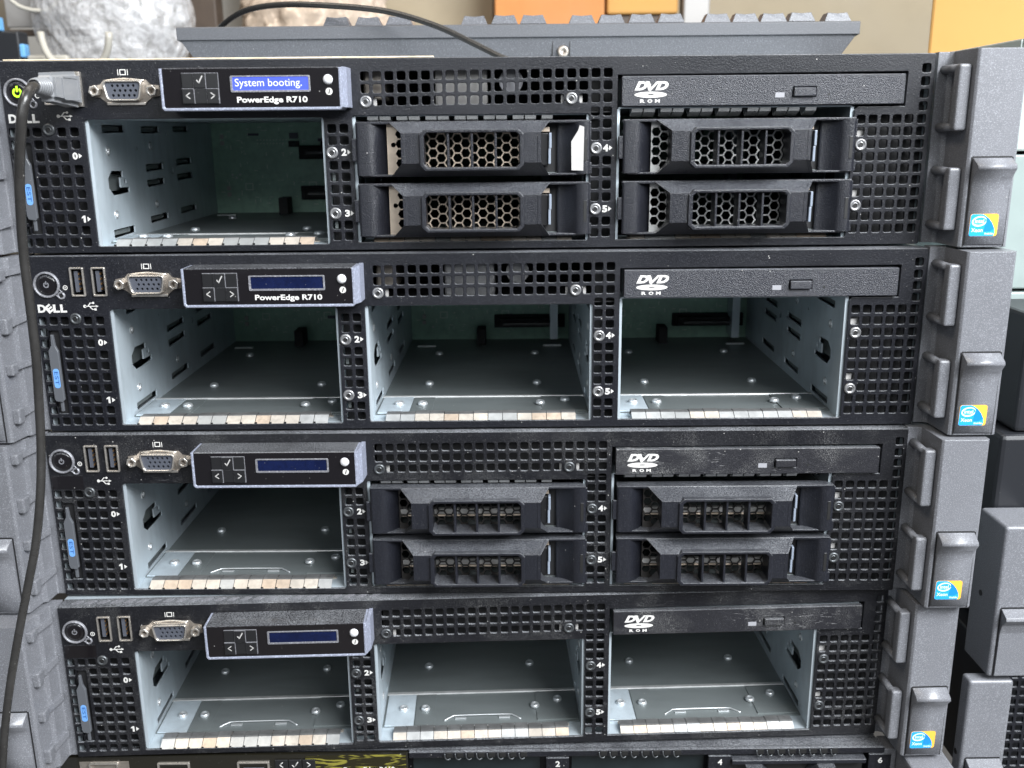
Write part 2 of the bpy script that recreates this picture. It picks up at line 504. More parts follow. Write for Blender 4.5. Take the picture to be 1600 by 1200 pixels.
# bay side wall with pressed slots; plane y-z
def slot(y0, y1, z, h=2.0, sl=0.0): return [(y0, z - h), (y0 + 2, z - h - 0.5), (y1, z - h + sl), (y1, z + h + sl), (y0, z + h)]


def wall_loops(h):
    L = [[(1.6, 3.0), (196, 3.0), (196, h), (1.6, h)]]
    L += [slot(18, 46, 56.8, 1.7), slot(69, 97, 56.6, 1.7), slot(120, 148, 57.2, 1.6), slot(71, 98, 37, 1.7), slot(71, 98, 28.9, 1.7),
          slot(121, 149, 38.7, 1.7), slot(121, 149, 30.2, 1.7), slot(71, 99, 9.8, 1.7), slot(122, 151, 10.8, 1.7), slot(19, 47, 7.2, 1.8)]
    L.append([(19, 29), (24, 25.3), (34, 25.3), (45, 25.8), (45, 28.2), (34, 28.6), (34, 33.4), (38, 33.6), (38, 36.5), (24, 37), (19, 33.6)])
    L += [circ(22, 46.3, 1.9, 12), circ(24, 16.1, 1.9, 12), circ(80.5, 48, 1.4, 10), circ(82, 17.3, 1.4, 10), circ(113, 34, 1.8, 10), circ(40.5, 31.5, 1.6, 10)]
    L += [circ(108, 54, .9, 8), circ(60, 62 - 15, .8, 8)]
    return L


def wall_mesh(h, flip):
    vs, fs = sheet(wall_loops(h), 0.4)
    mb = MB(); mb.raw(vs, fs, 'galv', False, lambda u, w, t: (t, u, w))
    s = -1 if flip else 1
    mb.box(min(0, s * 1.2), max(0, s * 1.2), 1.55, 2.3, 3.0, h, 'galv')           # folded front edge
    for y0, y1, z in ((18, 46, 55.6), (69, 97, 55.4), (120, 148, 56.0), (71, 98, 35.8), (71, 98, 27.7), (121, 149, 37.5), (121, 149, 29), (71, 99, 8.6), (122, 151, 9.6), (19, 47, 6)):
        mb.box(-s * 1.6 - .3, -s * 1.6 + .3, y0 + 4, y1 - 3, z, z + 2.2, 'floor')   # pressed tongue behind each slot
    for cy, cz in ((22, 46.3), (24, 16.1), (80.5, 48), (82, 17.3)):
        mb.lathe((cy, cz), [(1.3, s * -.5), (1.5, s * .9), (2.0, s * .9), (2.2, s * .4)], 'rivet', 'x', 14)
    pass
    mb.box(-s * 4 - .4, -s * 4 + .4, 30, 44, 27, 35, 'floor')
    return mb.mesh('bay_wall')


WL = {(h, f): wall_mesh(h, f) for h in (60.8, 63.2) for f in (False, True)}
DARKPOLY = None

# rivets and screws
mb = MB(); mb.lathe((0, 0), [(2.5, 0), (2.6, .4), (2.3, 1.3), (1.9, 1.7), (1.5, 1.7), (1.3, 1.3), (0.0, 1.2)], 'rivet', 'z', 20)
RIVET = mb.mesh('floor_rivet')


def screw_mesh(m):
    mb = MB(); mb.lathe((0, 0), [(2.75, 0), (2.75, -.5), (2.4, -.9), (1.75, -.9), (1.55, -.55), (1.2, -.55), (1.15, -.9), (1.05, -.9)], m, 'y', 28)
    star = []
    for i in range(12):
        a = R(30 * i); r = 1.1 if i % 2 == 0 else 0.7; star.append((r * math.cos(a), r * math.sin(a)))
    mb.prism(star, -.62, -.4, 'hole')
    mb.cyl((0, 0), 2.7, -.45, 0, m)
    return mb.mesh('torx_screw')


SCREW = screw_mesh('screw'); SCREW_D = screw_mesh('screw_dark')

# backplane
def backplane_mesh(w, h, seed):
    rnd = random.Random(seed); mb = MB()
    mb.box(0, w, 196.2, 197.8, 3.2, h, 'pcb')
    y = 196.05
    for k in range(110):
        x = rnd.uniform(3, w - 5); z = rnd.uniform(8, h - 4); a = rnd.uniform(.6, 3.2)
        if rnd.random() < .55: mb.box(x, x + a, y, 196.2, z, z + .35, 'pcb_w')
        else: mb.box(x, x + .35, y, 196.2, z, z + a, 'pcb_w')
    for k in range(9):
        x = rnd.uniform(4, w - 16); z = rnd.uniform(10, h - 10); mb.box(x, x + rnd.uniform(2.5, 7), 195.0, 196.2, z, z + rnd.uniform(1.6, 4), 'dark' if k % 2 else 'vga_in', .2)
    for k in range(10):
        mb.cyl((30 + k * 2.1, h - 13), .35, 195.7, 196.2, 'pcb_w', n=8); mb.cyl((30 + k * 2.1, h - 15.2), .35, 195.7, 196.2, 'pcb_w', n=8)
    for x, z in ((12, 28), (14.5, 26), (17, 28), (15, 12)): mb.cyl((x, z), .6, 195.6, 196.2, 'rivet', n=8)
    for x, z in ((6, h - 12), (6, h - 16), (8, 14), (8, 18)): mb.box(x, x + 2.2, 194.9, 196.2, z, z + 2.6, 'label')
    for x, z in ((20, 18), (62, 18.5)):
        for q in ((x, x + 5, z, z + .4), (x, x + 5, z + 4, z + 4.4), (x, x + .4, z, z + 4), (x + 4.6, x + 5, z, z + 4)):
            mb.box(q[0], q[1], y, 196.2, q[2], q[3], 'pcb_w')
    return mb.mesh('backplane')


def connector_mesh():
    mb = MB(); mb.box(0, 42, 186, 196, 0, 6, 'dark', .5); mb.box(3, 39, 183, 186, 1.8, 3.9, 'button', .3)
    mb.box(-3, 45, 193, 196, -1.4, 7.4, 'dark', .4); return mb.mesh('drive_connector')


CONN = connector_mesh()
BP = {c: backplane_mesh(c, h, int(c)) for c, h in ((106.5, 60.6), (107.0, 60.6), (108.0, 63.0))}

# ------------------------------------------------------------------ drive carrier (local u 0..106.5, z 0..24.5)
def face_map(y0=0): return lambda u, w, t: (u, y0 + t, w)


def carrier_body():
    mb = MB(); m = 'carrier'
    zt, zb = 24.5, 0.0
    a, c = 21.0, 84.0
    yF = -10.5; yB = -2.5
    zf1, zf0 = 19.4, 6.0
    # face strips beside the window
    for u0, u1 in ((a, 31.0), (74.3, c)):
        mb.poly([(u0, yF, zf0), (u1, yF, zf0), (u1, yF, zf1), (u0, yF, zf1)], m)
    # top slope
    mb.poly([(a, yF, zf1), (c, yF, zf1), (88.6, yB, zt), (14.6, yB, zt)], m)
    # small roof and floor behind
    mb.poly([(14.6, yB, zt), (88.6, yB, zt), (88.6, 4, zt), (14.6, 4, zt)], m)
    # bottom slope: left, right, and lower middle
    def bs(t, u): return (u, yF + (yB - yF) * t, zf0 * (1 - t))
    tm = 0.55
    lu = lambda t: a + (15.4 - a) * t
    ru = lambda t: c + (88.2 - c) * t
    mb.poly([bs(0, a), bs(0, 31.0), bs(tm, 31.0), bs(tm, lu(tm))], m)
    mb.poly([bs(0, 74.3), bs(0, c), bs(tm, ru(tm)), bs(tm, 74.3)], m)
    mb.poly([bs(tm, lu(tm)), bs(tm, ru(tm)), bs(1, 88.2), bs(1, 15.4)], m)
    mb.poly([(15.4, yB, 0), (88.2, yB, 0), (88.2, 4, 0), (15.4, 4, 0)], m)
    # side returns of the bridge
    for e, tp, bt in ((a, 14.6, 15.4), (c, 88.6, 88.2)):
        s = 1 if e == a else -1
        for w in (0, 1.6):
            ee = e + s * w
            mb.poly([(ee, yF, zf0), (ee, yF, zf1), (ee, yB + 1.5, zf1), (ee, yB + 1.5, zf0)], m)
            mb.poly([(ee, yF, zf1), (tp + s * w, yB, zt), (tp + s * w, yB + 1.5, zt), (ee, yB + 1.5, zf1)], m)
            mb.poly([(ee, yF, zf0), (bt + s * w, yB, zb), (bt + s * w, yB + 1.5, zb), (ee, yB + 1.5, zf0)], m)
        mb.poly([(e, yB + 1.5, zf0), (e, yB + 1.5, zf1), (e + s * 1.6, yB + 1.5, zf1), (e + s * 1.6, yB + 1.5, zf0)], m)
        mb.poly([(e, yB + 1.5, zf1), (tp, yB + 1.5, zt), (tp + s * 1.6, yB + 1.5, zt), (e + s * 1.6, yB + 1.5, zf1)], m)
    # rims that tie bridge and end plates together (top and bottom)
    mb.box(0, 106.5, -2.9, 4, 23.3, 24.55, m, .25)
    mb.box(2, 104.5, -2.6, 4, -0.05, 0.95, m, .25)
    return mb.mesh('bridge_handle')


def window_mesh():
    mb = MB()
    out = [(31.6, 2.7), (73.9, 2.7), (76.2, 5.0), (76.2, 18.6), (73.9, 20.9), (31.6, 20.9), (29.3, 18.6), (29.3, 5.0)]
    inn = [(32.8, 4.2), (72.8, 4.2), (74.2, 5.6), (74.2, 18.0), (72.8, 19.4), (32.8, 19.4), (31.4, 18.0), (31.4, 5.6)]
    vs, fs = sheet([out, inn], 5.6, 0.35)
    mb.raw(vs, fs, 'carrier', False, lambda u, w, t: (u, -5.9 + t, w))
    return mb.mesh('window_frame')


mb = MB(); mb.box(-.55, .55, -10.6, -2, 3.9, 19.7, 'carrier', .2); DIVIDER = mb.mesh('window_bar')


def curved_plate(right):
    """end plate: flat lip, then a concave scoop into the bay; local u measured from its outer edge inward"""
    mb = MB(); n = 8; prof = [(0.0, -3.2), (1.2, -3.4), (5.0, -3.4)]
    for i in range(1, n + 1):
        t = i / n; prof.append((5.0 + 8.8 * t, -3.4 + (7.5 * (1 - math.cos(t * math.pi / 2))) if not right else -3.4 + 6.0 * math.sin(t * math.pi / 2)))
    g = (lambda u: 106.5 - u * 1.06) if right else (lambda u: u)
    z0, z1 = 0.6, 23.8
    vs = [(g(u), y, z) for u, y in prof for z in (z0, z1)] + [(g(u), y + 1.2, z) for u, y in prof for z in (z0, z1)]
    k = len(prof); fs = []
    for i in range(k - 1):
        fs.append((2 * i, 2 * i + 1, 2 * i + 3, 2 * i + 2)); fs.append((2 * k + 2 * i, 2 * k + 2 * i + 1, 2 * k + 2 * i + 3, 2 * k + 2 * i + 2))
    o = 2 * k
    fs += [(0, 1, o + 1, o), (o - 2, o - 1, 2 * o - 1, 2 * o - 2)]
    mb.raw(vs, fs, 'carrier', True)
    if right:
        mb.box(106.0, 107.6, -2.9, -1.4, 0.6, 5.6, 'carrier', .2); mb.box(106.0, 107.2, -2.9, -1.4, 16.5, 23.8, 'carrier', .2)
        mb.box(103.9, 105.3, -3.55, -3.2, 6.5, 16, 'hole')
    else:
        mb.box(-2.2, 1.0, -2.9, -1.2, 7.0, 17.2, 'carrier', .3)
    return mb.mesh('end_plate')


def hex_mesh(m):
    L = [[(13.5, 0.8), (84.2, 0.8), (84.2, 23.6), (13.5, 23.6)]]
    pv = 4.35; rr = 2.15; pc = pv * 0.866
    i = 0; x = 19.5 if m == 'hexs' else 15.8
    while x < 82:
        off = 0 if i % 2 == 0 else pv / 2
        z = 1.6 + off
        while z < 23:
            if z - rr * .87 > 1.0 and z + rr * .87 < 23.4:
                L.append([(x + rr * math.cos(R(60 * k)), z + rr * math.sin(R(60 * k))) for k in range(6)])
            z += pv
        x += pc; i += 1
    if m == 'hexs': L.append(circ(16.4, 14.2, 1.1, 10))
    vs, fs = sheet(L, 0.3)
    mb = MB(); mb.raw(vs, fs, m, False, lambda u, w, t: (u, 2.2 + t, w)); return mb.mesh('honeycomb_mesh')


C_BODY = carrier_body(); C_WIN = window_mesh(); C_L = curved_plate(False); C_R = curved_plate(True)
HEX = {k: hex_mesh(k) for k in ('hexs', 'hexg', 'hexd')}
mb = MB(); mb.box(87.6, 88.8, -2.2, 2.5, 5.0, 12.0, 'lever', .3); mb.box(87.9, 89.1, -2.4, 2.5, 12.0, 19.0, 'lever', .3)
C_LEVER = mb.mesh('latch_spring')
mb = MB(); mb.box(84.2, 87.5, -.8, 3.0, 4.5, 18.9, 'button', .3); mb.box(83.9, 93.5, 4.2, 5, .8, 23.6, 'dark'); mb.box(84.4, 88.4, 1.0, 3.5, 19.4, 21.6, 'hexs', .2); C_LATCH = mb.mesh('latch_block')
mb = MB(); mb.box(1.5, 104.5, 4.0, 150, 0.4, 1.2, 'floor'); mb.box(1.5, 2.4, 4.0, 150, 1.2, 20, 'floor'); mb.box(103.6, 104.5, 4, 150, 1.2, 20, 'floor')
C_TRAY = mb.mesh('carrier_tray')
mb = MB()
mb.box(8, 98, 20, 24, 3.2, 21.5, 'hexg', .6)
DRIVE_BLANK = mb.mesh('drive_body')
mb = MB(); mb.prism([(98.2, 2.2), (103.6, 2.0), (103.9, 21.4), (101.8, 22.2), (101.2, 20.0), (98.0, 15.0)], -3.62, -3.45, 'label')
C_LABEL = mb.mesh('white_sticker')
mb = MB(); mb.box(14, 84, 3.2, 6, 8.2, 10.8, 'label', .2); mb.box(14, 84, 3.0, 6, 7.0, 7.8, 'hexs', .1)
C_STRIP = mb.mesh('inner_strip')


def carrier(server, u, z, hexm, sticker=False, strip=False):
    c = put('drive_carrier', C_BODY, server, (T(u), 0, z))
    put('window_frame', C_WIN, c)
    for x in (42.1, 52.8, 63.5): put('window_bar', DIVIDER, c, (x, 0, 0))
    put('end_plate', C_L, c); put('end_plate', C_R, c)
    put('honeycomb_mesh', HEX[hexm], c)
    put('latch_spring', C_LEVER, c); put('latch_block', C_LATCH, c); put('carrier_tray', C_TRAY, c)
    if sticker: put('white_sticker', C_LABEL, c, label='white paper sticker on the right end of the carrier')
    if strip: put('inner_strip', C_STRIP, c)
    return c


# ------------------------------------------------------------------ front controls
def ring_mesh():
    mb = MB()
    mb.lathe((0, 0), [(5.15, 0.0), (5.2, -0.8), (5.7, -1.25), (6.2, -0.8), (6.3, 0.2)], 'edge', 'y', 40)
    mb.lathe((0, 0), [(0.0, -.6), (3.2, -.55), (4.2, -.45), (4.6, -.1), (4.7, .6)], 'gloss', 'y', 40)
    mb.lathe((0, 0), [(4.6, .2), (5.25, -.2)], 'dark', 'y', 40)
    # teardrop pin-hole tab
    mb.lathe((6.3, -5.2), [(1.0, -.1), (1.1, -.7), (1.7, -.7), (1.9, 0.0)], 'edge', 'y', 20)
    mb.cyl((6.3, -5.2), 1.0, -.15, 0, 'hole', n=14)
    mb.tube([(4.0, -.5, -5.0), (5.2, -.6, -5.6)], .35, 'edge', 8); mb.tube([(5.6, -.5, -2.0), (7.4, -.6, -3.9)], .35, 'edge', 8)
    return mb.mesh('power_button')


POWER = ring_mesh()


def arc(mb, cx, cz, r0, r1, a0, a1, y, m, n=24):
    vs = []; fs = []
    for i in range(n + 1):
        a = R(a0 + (a1 - a0) * i / n)
        vs += [(cx + r0 * math.cos(a), y, cz + r0 * math.sin(a)), (cx + r1 * math.cos(a), y, cz + r1 * math.sin(a))]
    for i in range(n): fs.append((2 * i, 2 * i + 1, 2 * i + 3, 2 * i + 2))
    mb.raw(vs, fs, m)


def symbol_mesh(m, s):
    mb = MB(); arc(mb, 0, 0, 1.0 * s, 1.75 * s, 120, 420, -.64, m); mb.box(-.38 * s, .38 * s, -.66, -.6, .2 * s, 2.3 * s, m)
    return mb.mesh('power_symbol')


SYM_ON = symbol_mesh('led', 1.25); SYM_OFF = symbol_mesh('edge', .8)


def usb_mesh():
    mb = MB()
    vs, fs = sheet([rrect(-3.2, 3.4, -6.9, 6.9, .5, 2), rrect(-2.45, 2.65, -6.1, 6.1, .3, 2)], .6, .15)
    mb.raw(vs, fs, 'tin', False, lambda u, w, t: (u, -.35 + t, w))
    mb.box(-3.1, 3.3, 9.8, 10, -6.6, 6.6, 'dark')
    for q in ((-3.1, -2.8, -6.6, 6.6), (3.0, 3.3, -6.6, 6.6)): mb.box(q[0], q[1], .1, 9.8, q[2], q[3], 'dark')
    mb.box(-2.8, 3.0, .1, 9.8, -6.6, -6.3, 'dark'); mb.box(-2.8, 3.0, .1, 9.8, 6.3, 6.6, 'dark')
    mb.box(-1.7, 0.1, .6, 9.5, -5.0, 5.0, 'vga_in', .2)
    for z in (-3.6, -1.2, 1.2, 3.6): mb.box(.15, .5, 1.0, 9, z - .45, z + .45, 'gold')
    mb.box(1.9, 2.3, .4, 6, -1.5, 1.5, 'tin_dark')
    return mb.mesh('usb_port')


USB = usb_mesh()


def dshape(w, h, r, k=1.5, n=5):
    """trapezoid D outline"""
    pts = [(-w + k, -h), (w - k, -h), (w, h), (-w, h)]
    out = []
    for i, p in enumerate(pts):
        a = Vector(pts[i - 1]); b_ = Vector(p); c = Vector(pts[(i + 1) % 4])
        d1 = (a - b_).normalized(); d2 = (c - b_).normalized()
        s = b_ + d1 * r * 1.1; e = b_ + d2 * r * 1.1
        for q in range(n + 1):
            t = q / n; out.append(tuple((s * (1 - t) ** 2 + b_ * 2 * t * (1 - t) + e * t * t)))
    return out


def vga_mesh():
    mb = MB()
    vs, fs = sheet([dshape(8.9, 4.4, 2.0), dshape(8.1, 3.7, 1.6)], 2.4, .3)
    mb.raw(vs, fs, 'tin', False, lambda u, w, t: (u, -2.3 + t, w))
    holes = [dshape(8.15, 3.75, 1.6)]
    for k, z in enumerate((2.1, 0, -2.1)):
        for i in range(5): holes.append(circ(-4.6 + i * 2.35 + (0.9 if k == 1 else 0.1 if k == 2 else 0), z, .62, 10))
    vs, fs = sheet(holes, 1.4)
    mb.raw(vs, fs, 'vga_in', False, lambda u, w, t: (u, -2.4 + t, w))
    mb.box(-7.5, 7.5, -.9, -.6, -3.3, 3.3, 'dark')
    # mounting plate and stepped skirt
    mb.prism([(-15.6, -2.2), (-11.6, -2.9), (-9.4, -4.6), (-8.2, -6.2), (8.2, -6.2), (9.4, -4.6), (11.6, -2.9), (15.2, -2.2), (15.2, 2.2), (11.2, 2.8), (9.4, 4.8), (-9.4, 4.8), (-11.2, 2.8), (-15.6, 2.2)], -.7, -.1, 'tin_dark')
    mb.box(-8.6, 8.6, -1.3, -.7, -6.2, -4.9, 'tin', .2)
    mb.tube(spline([(-8.8, -1.1, 4.4), (0, -1.1, 5.2), (8.8, -1.1, 4.4)], 5), .45, 'tin', 6)
    return mb.mesh('vga_port')


VGA = vga_mesh()


def standoff_mesh():
    mb = MB(); hexp = [(2.55 * math.cos(R(60 * i + 15)), 2.55 * math.sin(R(60 * i + 15))) for i in range(6)]
    vs, fs = sheet([hexp, circ(0, 0, 1.35, 14)], 1.8, .25)
    mb.raw(vs, fs, 'tin', False, lambda u, w, t: (u, -2.6 + t, w))
    mb.lathe((0, 0), [(1.35, -4.3), (1.05, -4.0), (1.05, -1.2), (0, -1.2)], 'tin_dark', 'y', 14)
    return mb.mesh('hex_standoff')


STAND = standoff_mesh()


def icons():
    out = []; y = -.06
    mb = MB()
    for q in ((63.2, 63.5, 79.6, 82.2), (67.5, 67.8, 79.6, 82.2), (64.1, 66.9, 81.8, 82.2), (64.1, 66.9, 79.7, 80.1), (64.1, 64.5, 80.1, 81.8), (66.5, 66.9, 80.1, 81.8)):
        mb.box(T(q[0]), T(q[1]), y, 0, q[2], q[3], 'white')
    out.append(('monitor_icon', mb.mesh('monitor_icon')))
    mb = MB()
    mb.cyl((T(34.4), 62.2), .75, y, 0, 'white', n=14)
    mb.box(T(34.4), T(39.8), y, 0, 62.0, 62.4, 'white')
    mb.prism([(T(39.6), 61.6), (T(40.9), 62.2), (T(39.6), 62.8)], y, 0, 'white')
    mb.prism([(T(35.6), 62.3), (T(36.2), 62.3), (T(37.3), 63.6), (T(38.4), 63.6), (T(38.4), 63.95), (T(37.0), 63.95)], y - .01, 0, 'white')
    mb.prism([(T(36.4), 62.1), (T(37.0), 62.1), (T(38.0), 60.9), (T(39.2), 60.9), (T(39.2), 60.5), (T(37.8), 60.5)], y - .01, 0, 'white')
    mb.cyl((T(38.5), 63.8), .55, y - .02, 0, 'white', n=12); mb.box(T(38.8), T(39.8), y - .02, 0, 60.2, 61.2, 'white')
    out.append(('usb_icon', mb.mesh('usb_icon')))
    mb = MB(); arc(mb, T(26.2), 71.2, .75, 1.15, 0, 360, y, 'white'); arc(mb, T(26.2), 71.2, .0, .35, 0, 360, y, 'white', 10)
    out.append(('button_icon', mb.mesh('button_icon')))
    for n, x, z in (('0', 40.0, 44.6), ('1', 40.6, 16.0), ('2', 163.0, 45.1), ('3', 163.2, 17.4), ('4', 283.3, 45.9), ('5', 283.3, 18.2)):
        mb = MB()
        if n == '1': mb.prism([(T(x) - .75, z - 1.6), (T(x) + .65, z - 1.6), (T(x) + .65, z + 1.6), (T(x) - .3, z + 1.6), (T(x) - 1.2, z + .95), (T(x) - 1.2, z + .25), (T(x) - .3, z + .55), (T(x) - .3, z - .2), (T(x) - .75, z - .2)][0:0] or [(T(x) - .35, z - 1.6), (T(x) + .6, z - 1.6), (T(x) + .6, z + 1.6), (T(x) - .2, z + 1.6), (T(x) - 1.15, z + .9), (T(x) - 1.15, z + .2), (T(x) - .35, z + .6)], y, 0, 'white')
        else: put_text(mb, n, T(x) - 1.35, T(x) + 1.05, z - 1.6, z + 1.6, y, 'white', 0.045)
        a = 1.5 if n in '01' else 1.45
        mb.prism([(T(x) + a, z - 1.1), (T(x) + a + 1.5, z), (T(x) + a, z + 1.1)], y, 0, 'white')
        out.append(('bay_number', mb.mesh('bay_number')))
    mb = MB(); z0, z1 = 59.3, 63.2
    put_text(mb, 'D', T(11.9), T(15.7), z0, z1, y, 'white', 0.05)
    vs, fs = text_raw('E', 0.05)
    ax = min(v[0] for v in vs); bx = max(v[0] for v in vs); az = min(v[1] for v in vs); bz = max(v[1] for v in vs)
    ca, sa = math.cos(R(38)), math.sin(R(38))

    def g(u, w, t):
        a = ((u - ax) / (bx - ax) - .5) * 3.3; b_ = ((w - az) / (bz - az) - .5) * 3.7
        return (T(17.4) + a * ca - b_ * sa, y - .01, 61.25 + a * sa + b_ * ca)
    mb.raw(vs, fs, 'white', False, g)
    put_text(mb, 'L', T(19.2), T(22.3), z0, z1, y, 'white', 0.05); put_text(mb, 'L', T(22.6), T(25.7), z0, z1, y, 'white', 0.05)
    out.append(('maker_logo', mb.mesh('maker_logo')))
    return out


ICONS = icons()

mb = MB(); mb.box(T(11.2), T(26.8), -.12, 0, 57.9, 65.0, 'gloss', 0.05); BADGE_SCAR = mb.mesh('badge_recess')


def lcd_meshes():
    x0, x1, z0, z1, D = 86.6, 166.7, 63.6, 81.6, -15.0
    d = {}
    mb = MB(); mb.box(T(x0 + 1.0), T(x1 - 2.1), D + .25, -.05, z0 + 1.0, z1, 'gloss', .5)
    d['body'] = mb.mesh('lcd_panel')
    mb = MB()
    # thin frame: left, bottom, right with chamfered corners
    c = 1.0
    out = [(T(x0 + c), z0), (T(x1 - 2.2), z0), (T(x1 - .9), z0 + 1.2), (T(x1 - .9), z1 - .2), (T(x1 - 2.3), z1 - .2), (T(x1 - 2.3), z0 + 1.25), (T(x0 + c + .7), z0 + 1.25), (T(x0 + 1.2), z0 + 1.9), (T(x0 + 1.2), z1 - .2), (T(x0), z1 - .2), (T(x0), z0 + 1.2)]
    vs, fs = sheet([out], -D / 2, .3)
    mb.raw(vs, fs, 'silver', False, lambda u, w, t: (u, D / 2 - .1 + t, w))
    # sloping side cheek
    mb.prism([(T(x1 - .95), D + .6), (T(x1 - .95), -.1), (T(x1 + 1.0), -.1), (T(x1 + .6), D + 5)], z0 + 1.0, z1 + .1, 'silver', 'z')
    d['frame'] = mb.mesh('silver_frame')
    mb = MB(); vs, fs = sheet([rrect(T(117.2), T(152.0), 71.2, 78.2, .6), rrect(T(118.2), T(151.2), 72.1, 77.6, .4)], .25, .1)
    mb.raw(vs, fs, 'edge', False, lambda u, w, t: (u, D + .05 + t, w)); d['bezel'] = mb.mesh('screen_bezel')
    for k in ('lcd_off', 'lcd_on'):
        mb = MB(); mb.box(T(118.1), T(151.3), D + .12, D + .24, 72.0, 77.7, k)
        if k == 'lcd_on': put_text(mb, 'System booting.', T(119.2), T(148.3), 72.7, 76.9, D + .08, 'lcd_txt', 0.0)
        d[k] = mb.mesh('lcd_screen')
    bt = {}
    for nm, i, k in (('plain', 0, 1), ('check', 1, 1), ('plain', 2, 1), ('left', 0, 0), ('plain', 1, 0), ('right', 2, 0)):
        mb = MB(); bx = 96.2 + i * 5.35; bz = 66.6 + k * 6.5
        up = .9 if nm != 'plain' else .3
        mb.box(T(bx), T(bx + 5.1), D + .3 - up - .25, D + .24, bz, bz + 6.2, 'button', .2)
        mb.box(T(bx), T(bx + 5.1), D + .3 - up - .2, D + .25, bz + 6.2, bz + 6.4, 'edge'); mb.box(T(bx + 5.1), T(bx + 5.3), D + .3 - up - .2, D + .25, bz, bz + 6.4, 'edge')
        yy = D + .3 - up - .27
        def stroke(a, b_, c_, w=.45):
            A = Vector(a); Bv = Vector(b_); dd = (Bv - A).normalized(); nn = Vector((-dd.y, dd.x)) * w / 2
            mb.poly([(T((p).x), yy, (p).y) for p in (A - nn, Bv - nn, Bv + nn, A + nn)], c_)
        if nm == 'left': stroke((bx + 3.4, bz + 4.6), (bx + 1.6, bz + 3.3), 'label'); stroke((bx + 1.6, bz + 3.4), (bx + 3.4, bz + 2.1), 'label')
        if nm == 'right': stroke((bx + 1.7, bz + 4.6), (bx + 3.5, bz + 3.3), 'label'); stroke((bx + 3.5, bz + 3.4), (bx + 1.7, bz + 2.1), 'label')
        if nm == 'check': stroke((bx + 1.4, bz + 3.4), (bx + 2.3, bz + 2.2), 'label', .55); stroke((bx + 2.2, bz + 2.1), (bx + 4.0, bz + 5.2), 'label', .55)
        bt[(i, k)] = mb.mesh('menu_button')
    d['buttons'] = bt
    mb = MB(); mb.lathe((T(159.7), 76.3), [(0, D - 1.2), (1.2, D - 1.1), (1.9, D - .6), (2.15, D + .25)], 'white_b', 'y', 26); d['ibtn'] = mb.mesh('id_button')
    mb = MB(); put_text(mb, 'PowerEdge R710', T(119.6), T(150.4), 66.1, 69.4, D + .2, 'white', 0.03)
    arc(mb, T(160.0), 71.3, 0, 1.5, 0, 360, D + .2, 'white'); put_text(mb, 'i', T(159.6), T(160.5), 70.3, 72.3, D + .18, 'gloss', .04, .25)
    d['print'] = mb.mesh('panel_print')
    mb = MB(); arc(mb, T(160.0), 71.3, 0, 1.5, 0, 360, D + .2, 'white'); put_text(mb, 'i', T(159.6), T(160.5), 70.3, 72.3, D + .18, 'gloss', .04, .25)
    d['print2'] = mb.mesh('panel_print')
    mb = MB(); mb.raw([(T(120.0), D + .04, 77.3)], [], 'edge'); return d


LCD = lcd_meshes()


def dvd_meshes(m):
    mb = MB(); y0 = -2.0
    vs, fs = sheet([rrect(T(289.9), T(418.6), 64.1, 77.3, .5), rrect(T(367.4), T(378.2), 67.4, 72.0, .3)], 1.5, .35)
    mb.raw(vs, fs, m, False, lambda u, w, t: (u, y0 + 1.5 + t, w))
    mb.box(T(291), T(418), 1.2, 120, 64.3, 77.0, 'galv')
    body = mb.mesh('dvd_drive')
    mb = MB(); mb.box(T(367.8), T(377.8), y0 - 1.3, y0 + 2, 67.8, 71.6, m, .4); btn = mb.mesh('eject_button')
    mb = MB(); mb.box(T(359.6), T(363.8), y0 - .1, y0 + .1, 67.4, 69.6, 'lens'); mb.cyl((T(383.9), 68.6), .55, y0 - .05, y0 + .05, 'hole', n=12)
    led = mb.mesh('drive_led')
    mb = MB(); yy = y0 - .06
    put_text(mb, 'D', T(295.6), T(301.6), 71.0, 74.9, yy, 'white', .06, .35)
    vs = [(T(300.7), yy - .02, 74.9), (T(302.3), yy - .02, 74.9), (T(303.2), yy - .02, 72.4), (T(305.6), yy - .02, 74.9), (T(307.0), yy - .02, 74.9), (T(302.7), yy - .02, 70.5), (T(301.9), yy - .02, 70.9)]
    mb.raw(vs, [(0, 1, 2, 5, 6), (2, 3, 4, 5)], 'white')
    put_text(mb, 'D', T(305.0), T(311.0), 71.0, 74.9, yy - .03, 'white', .06, .35)
    ell = [(T(303.0) + 7.4 * math.cos(R(a)), 69.1 + 1.35 * math.sin(R(a))) for a in range(0, 360, 12)]
    inn = [(T(303.0) + 1.5 * math.cos(R(a)), 69.2 + .28 * math.sin(R(a))) for a in range(0, 360, 30)]
    vs, fs = sheet([ell, inn], .03); mb.raw(vs, fs, 'white', False, lambda u, w, t: (u, yy + t, w))
    for ch, a in (('R', 298.2), ('O', 301.6), ('M', 305.0)): put_text(mb, ch, T(a), T(a + 2.2), 65.6, 67.1, yy, 'white', .05)
    pr = mb.mesh('drive_logo')
    return body, btn, led, pr


DVD_N = dvd_meshes('drive'); DVD_W = dvd_meshes('drive_worn')


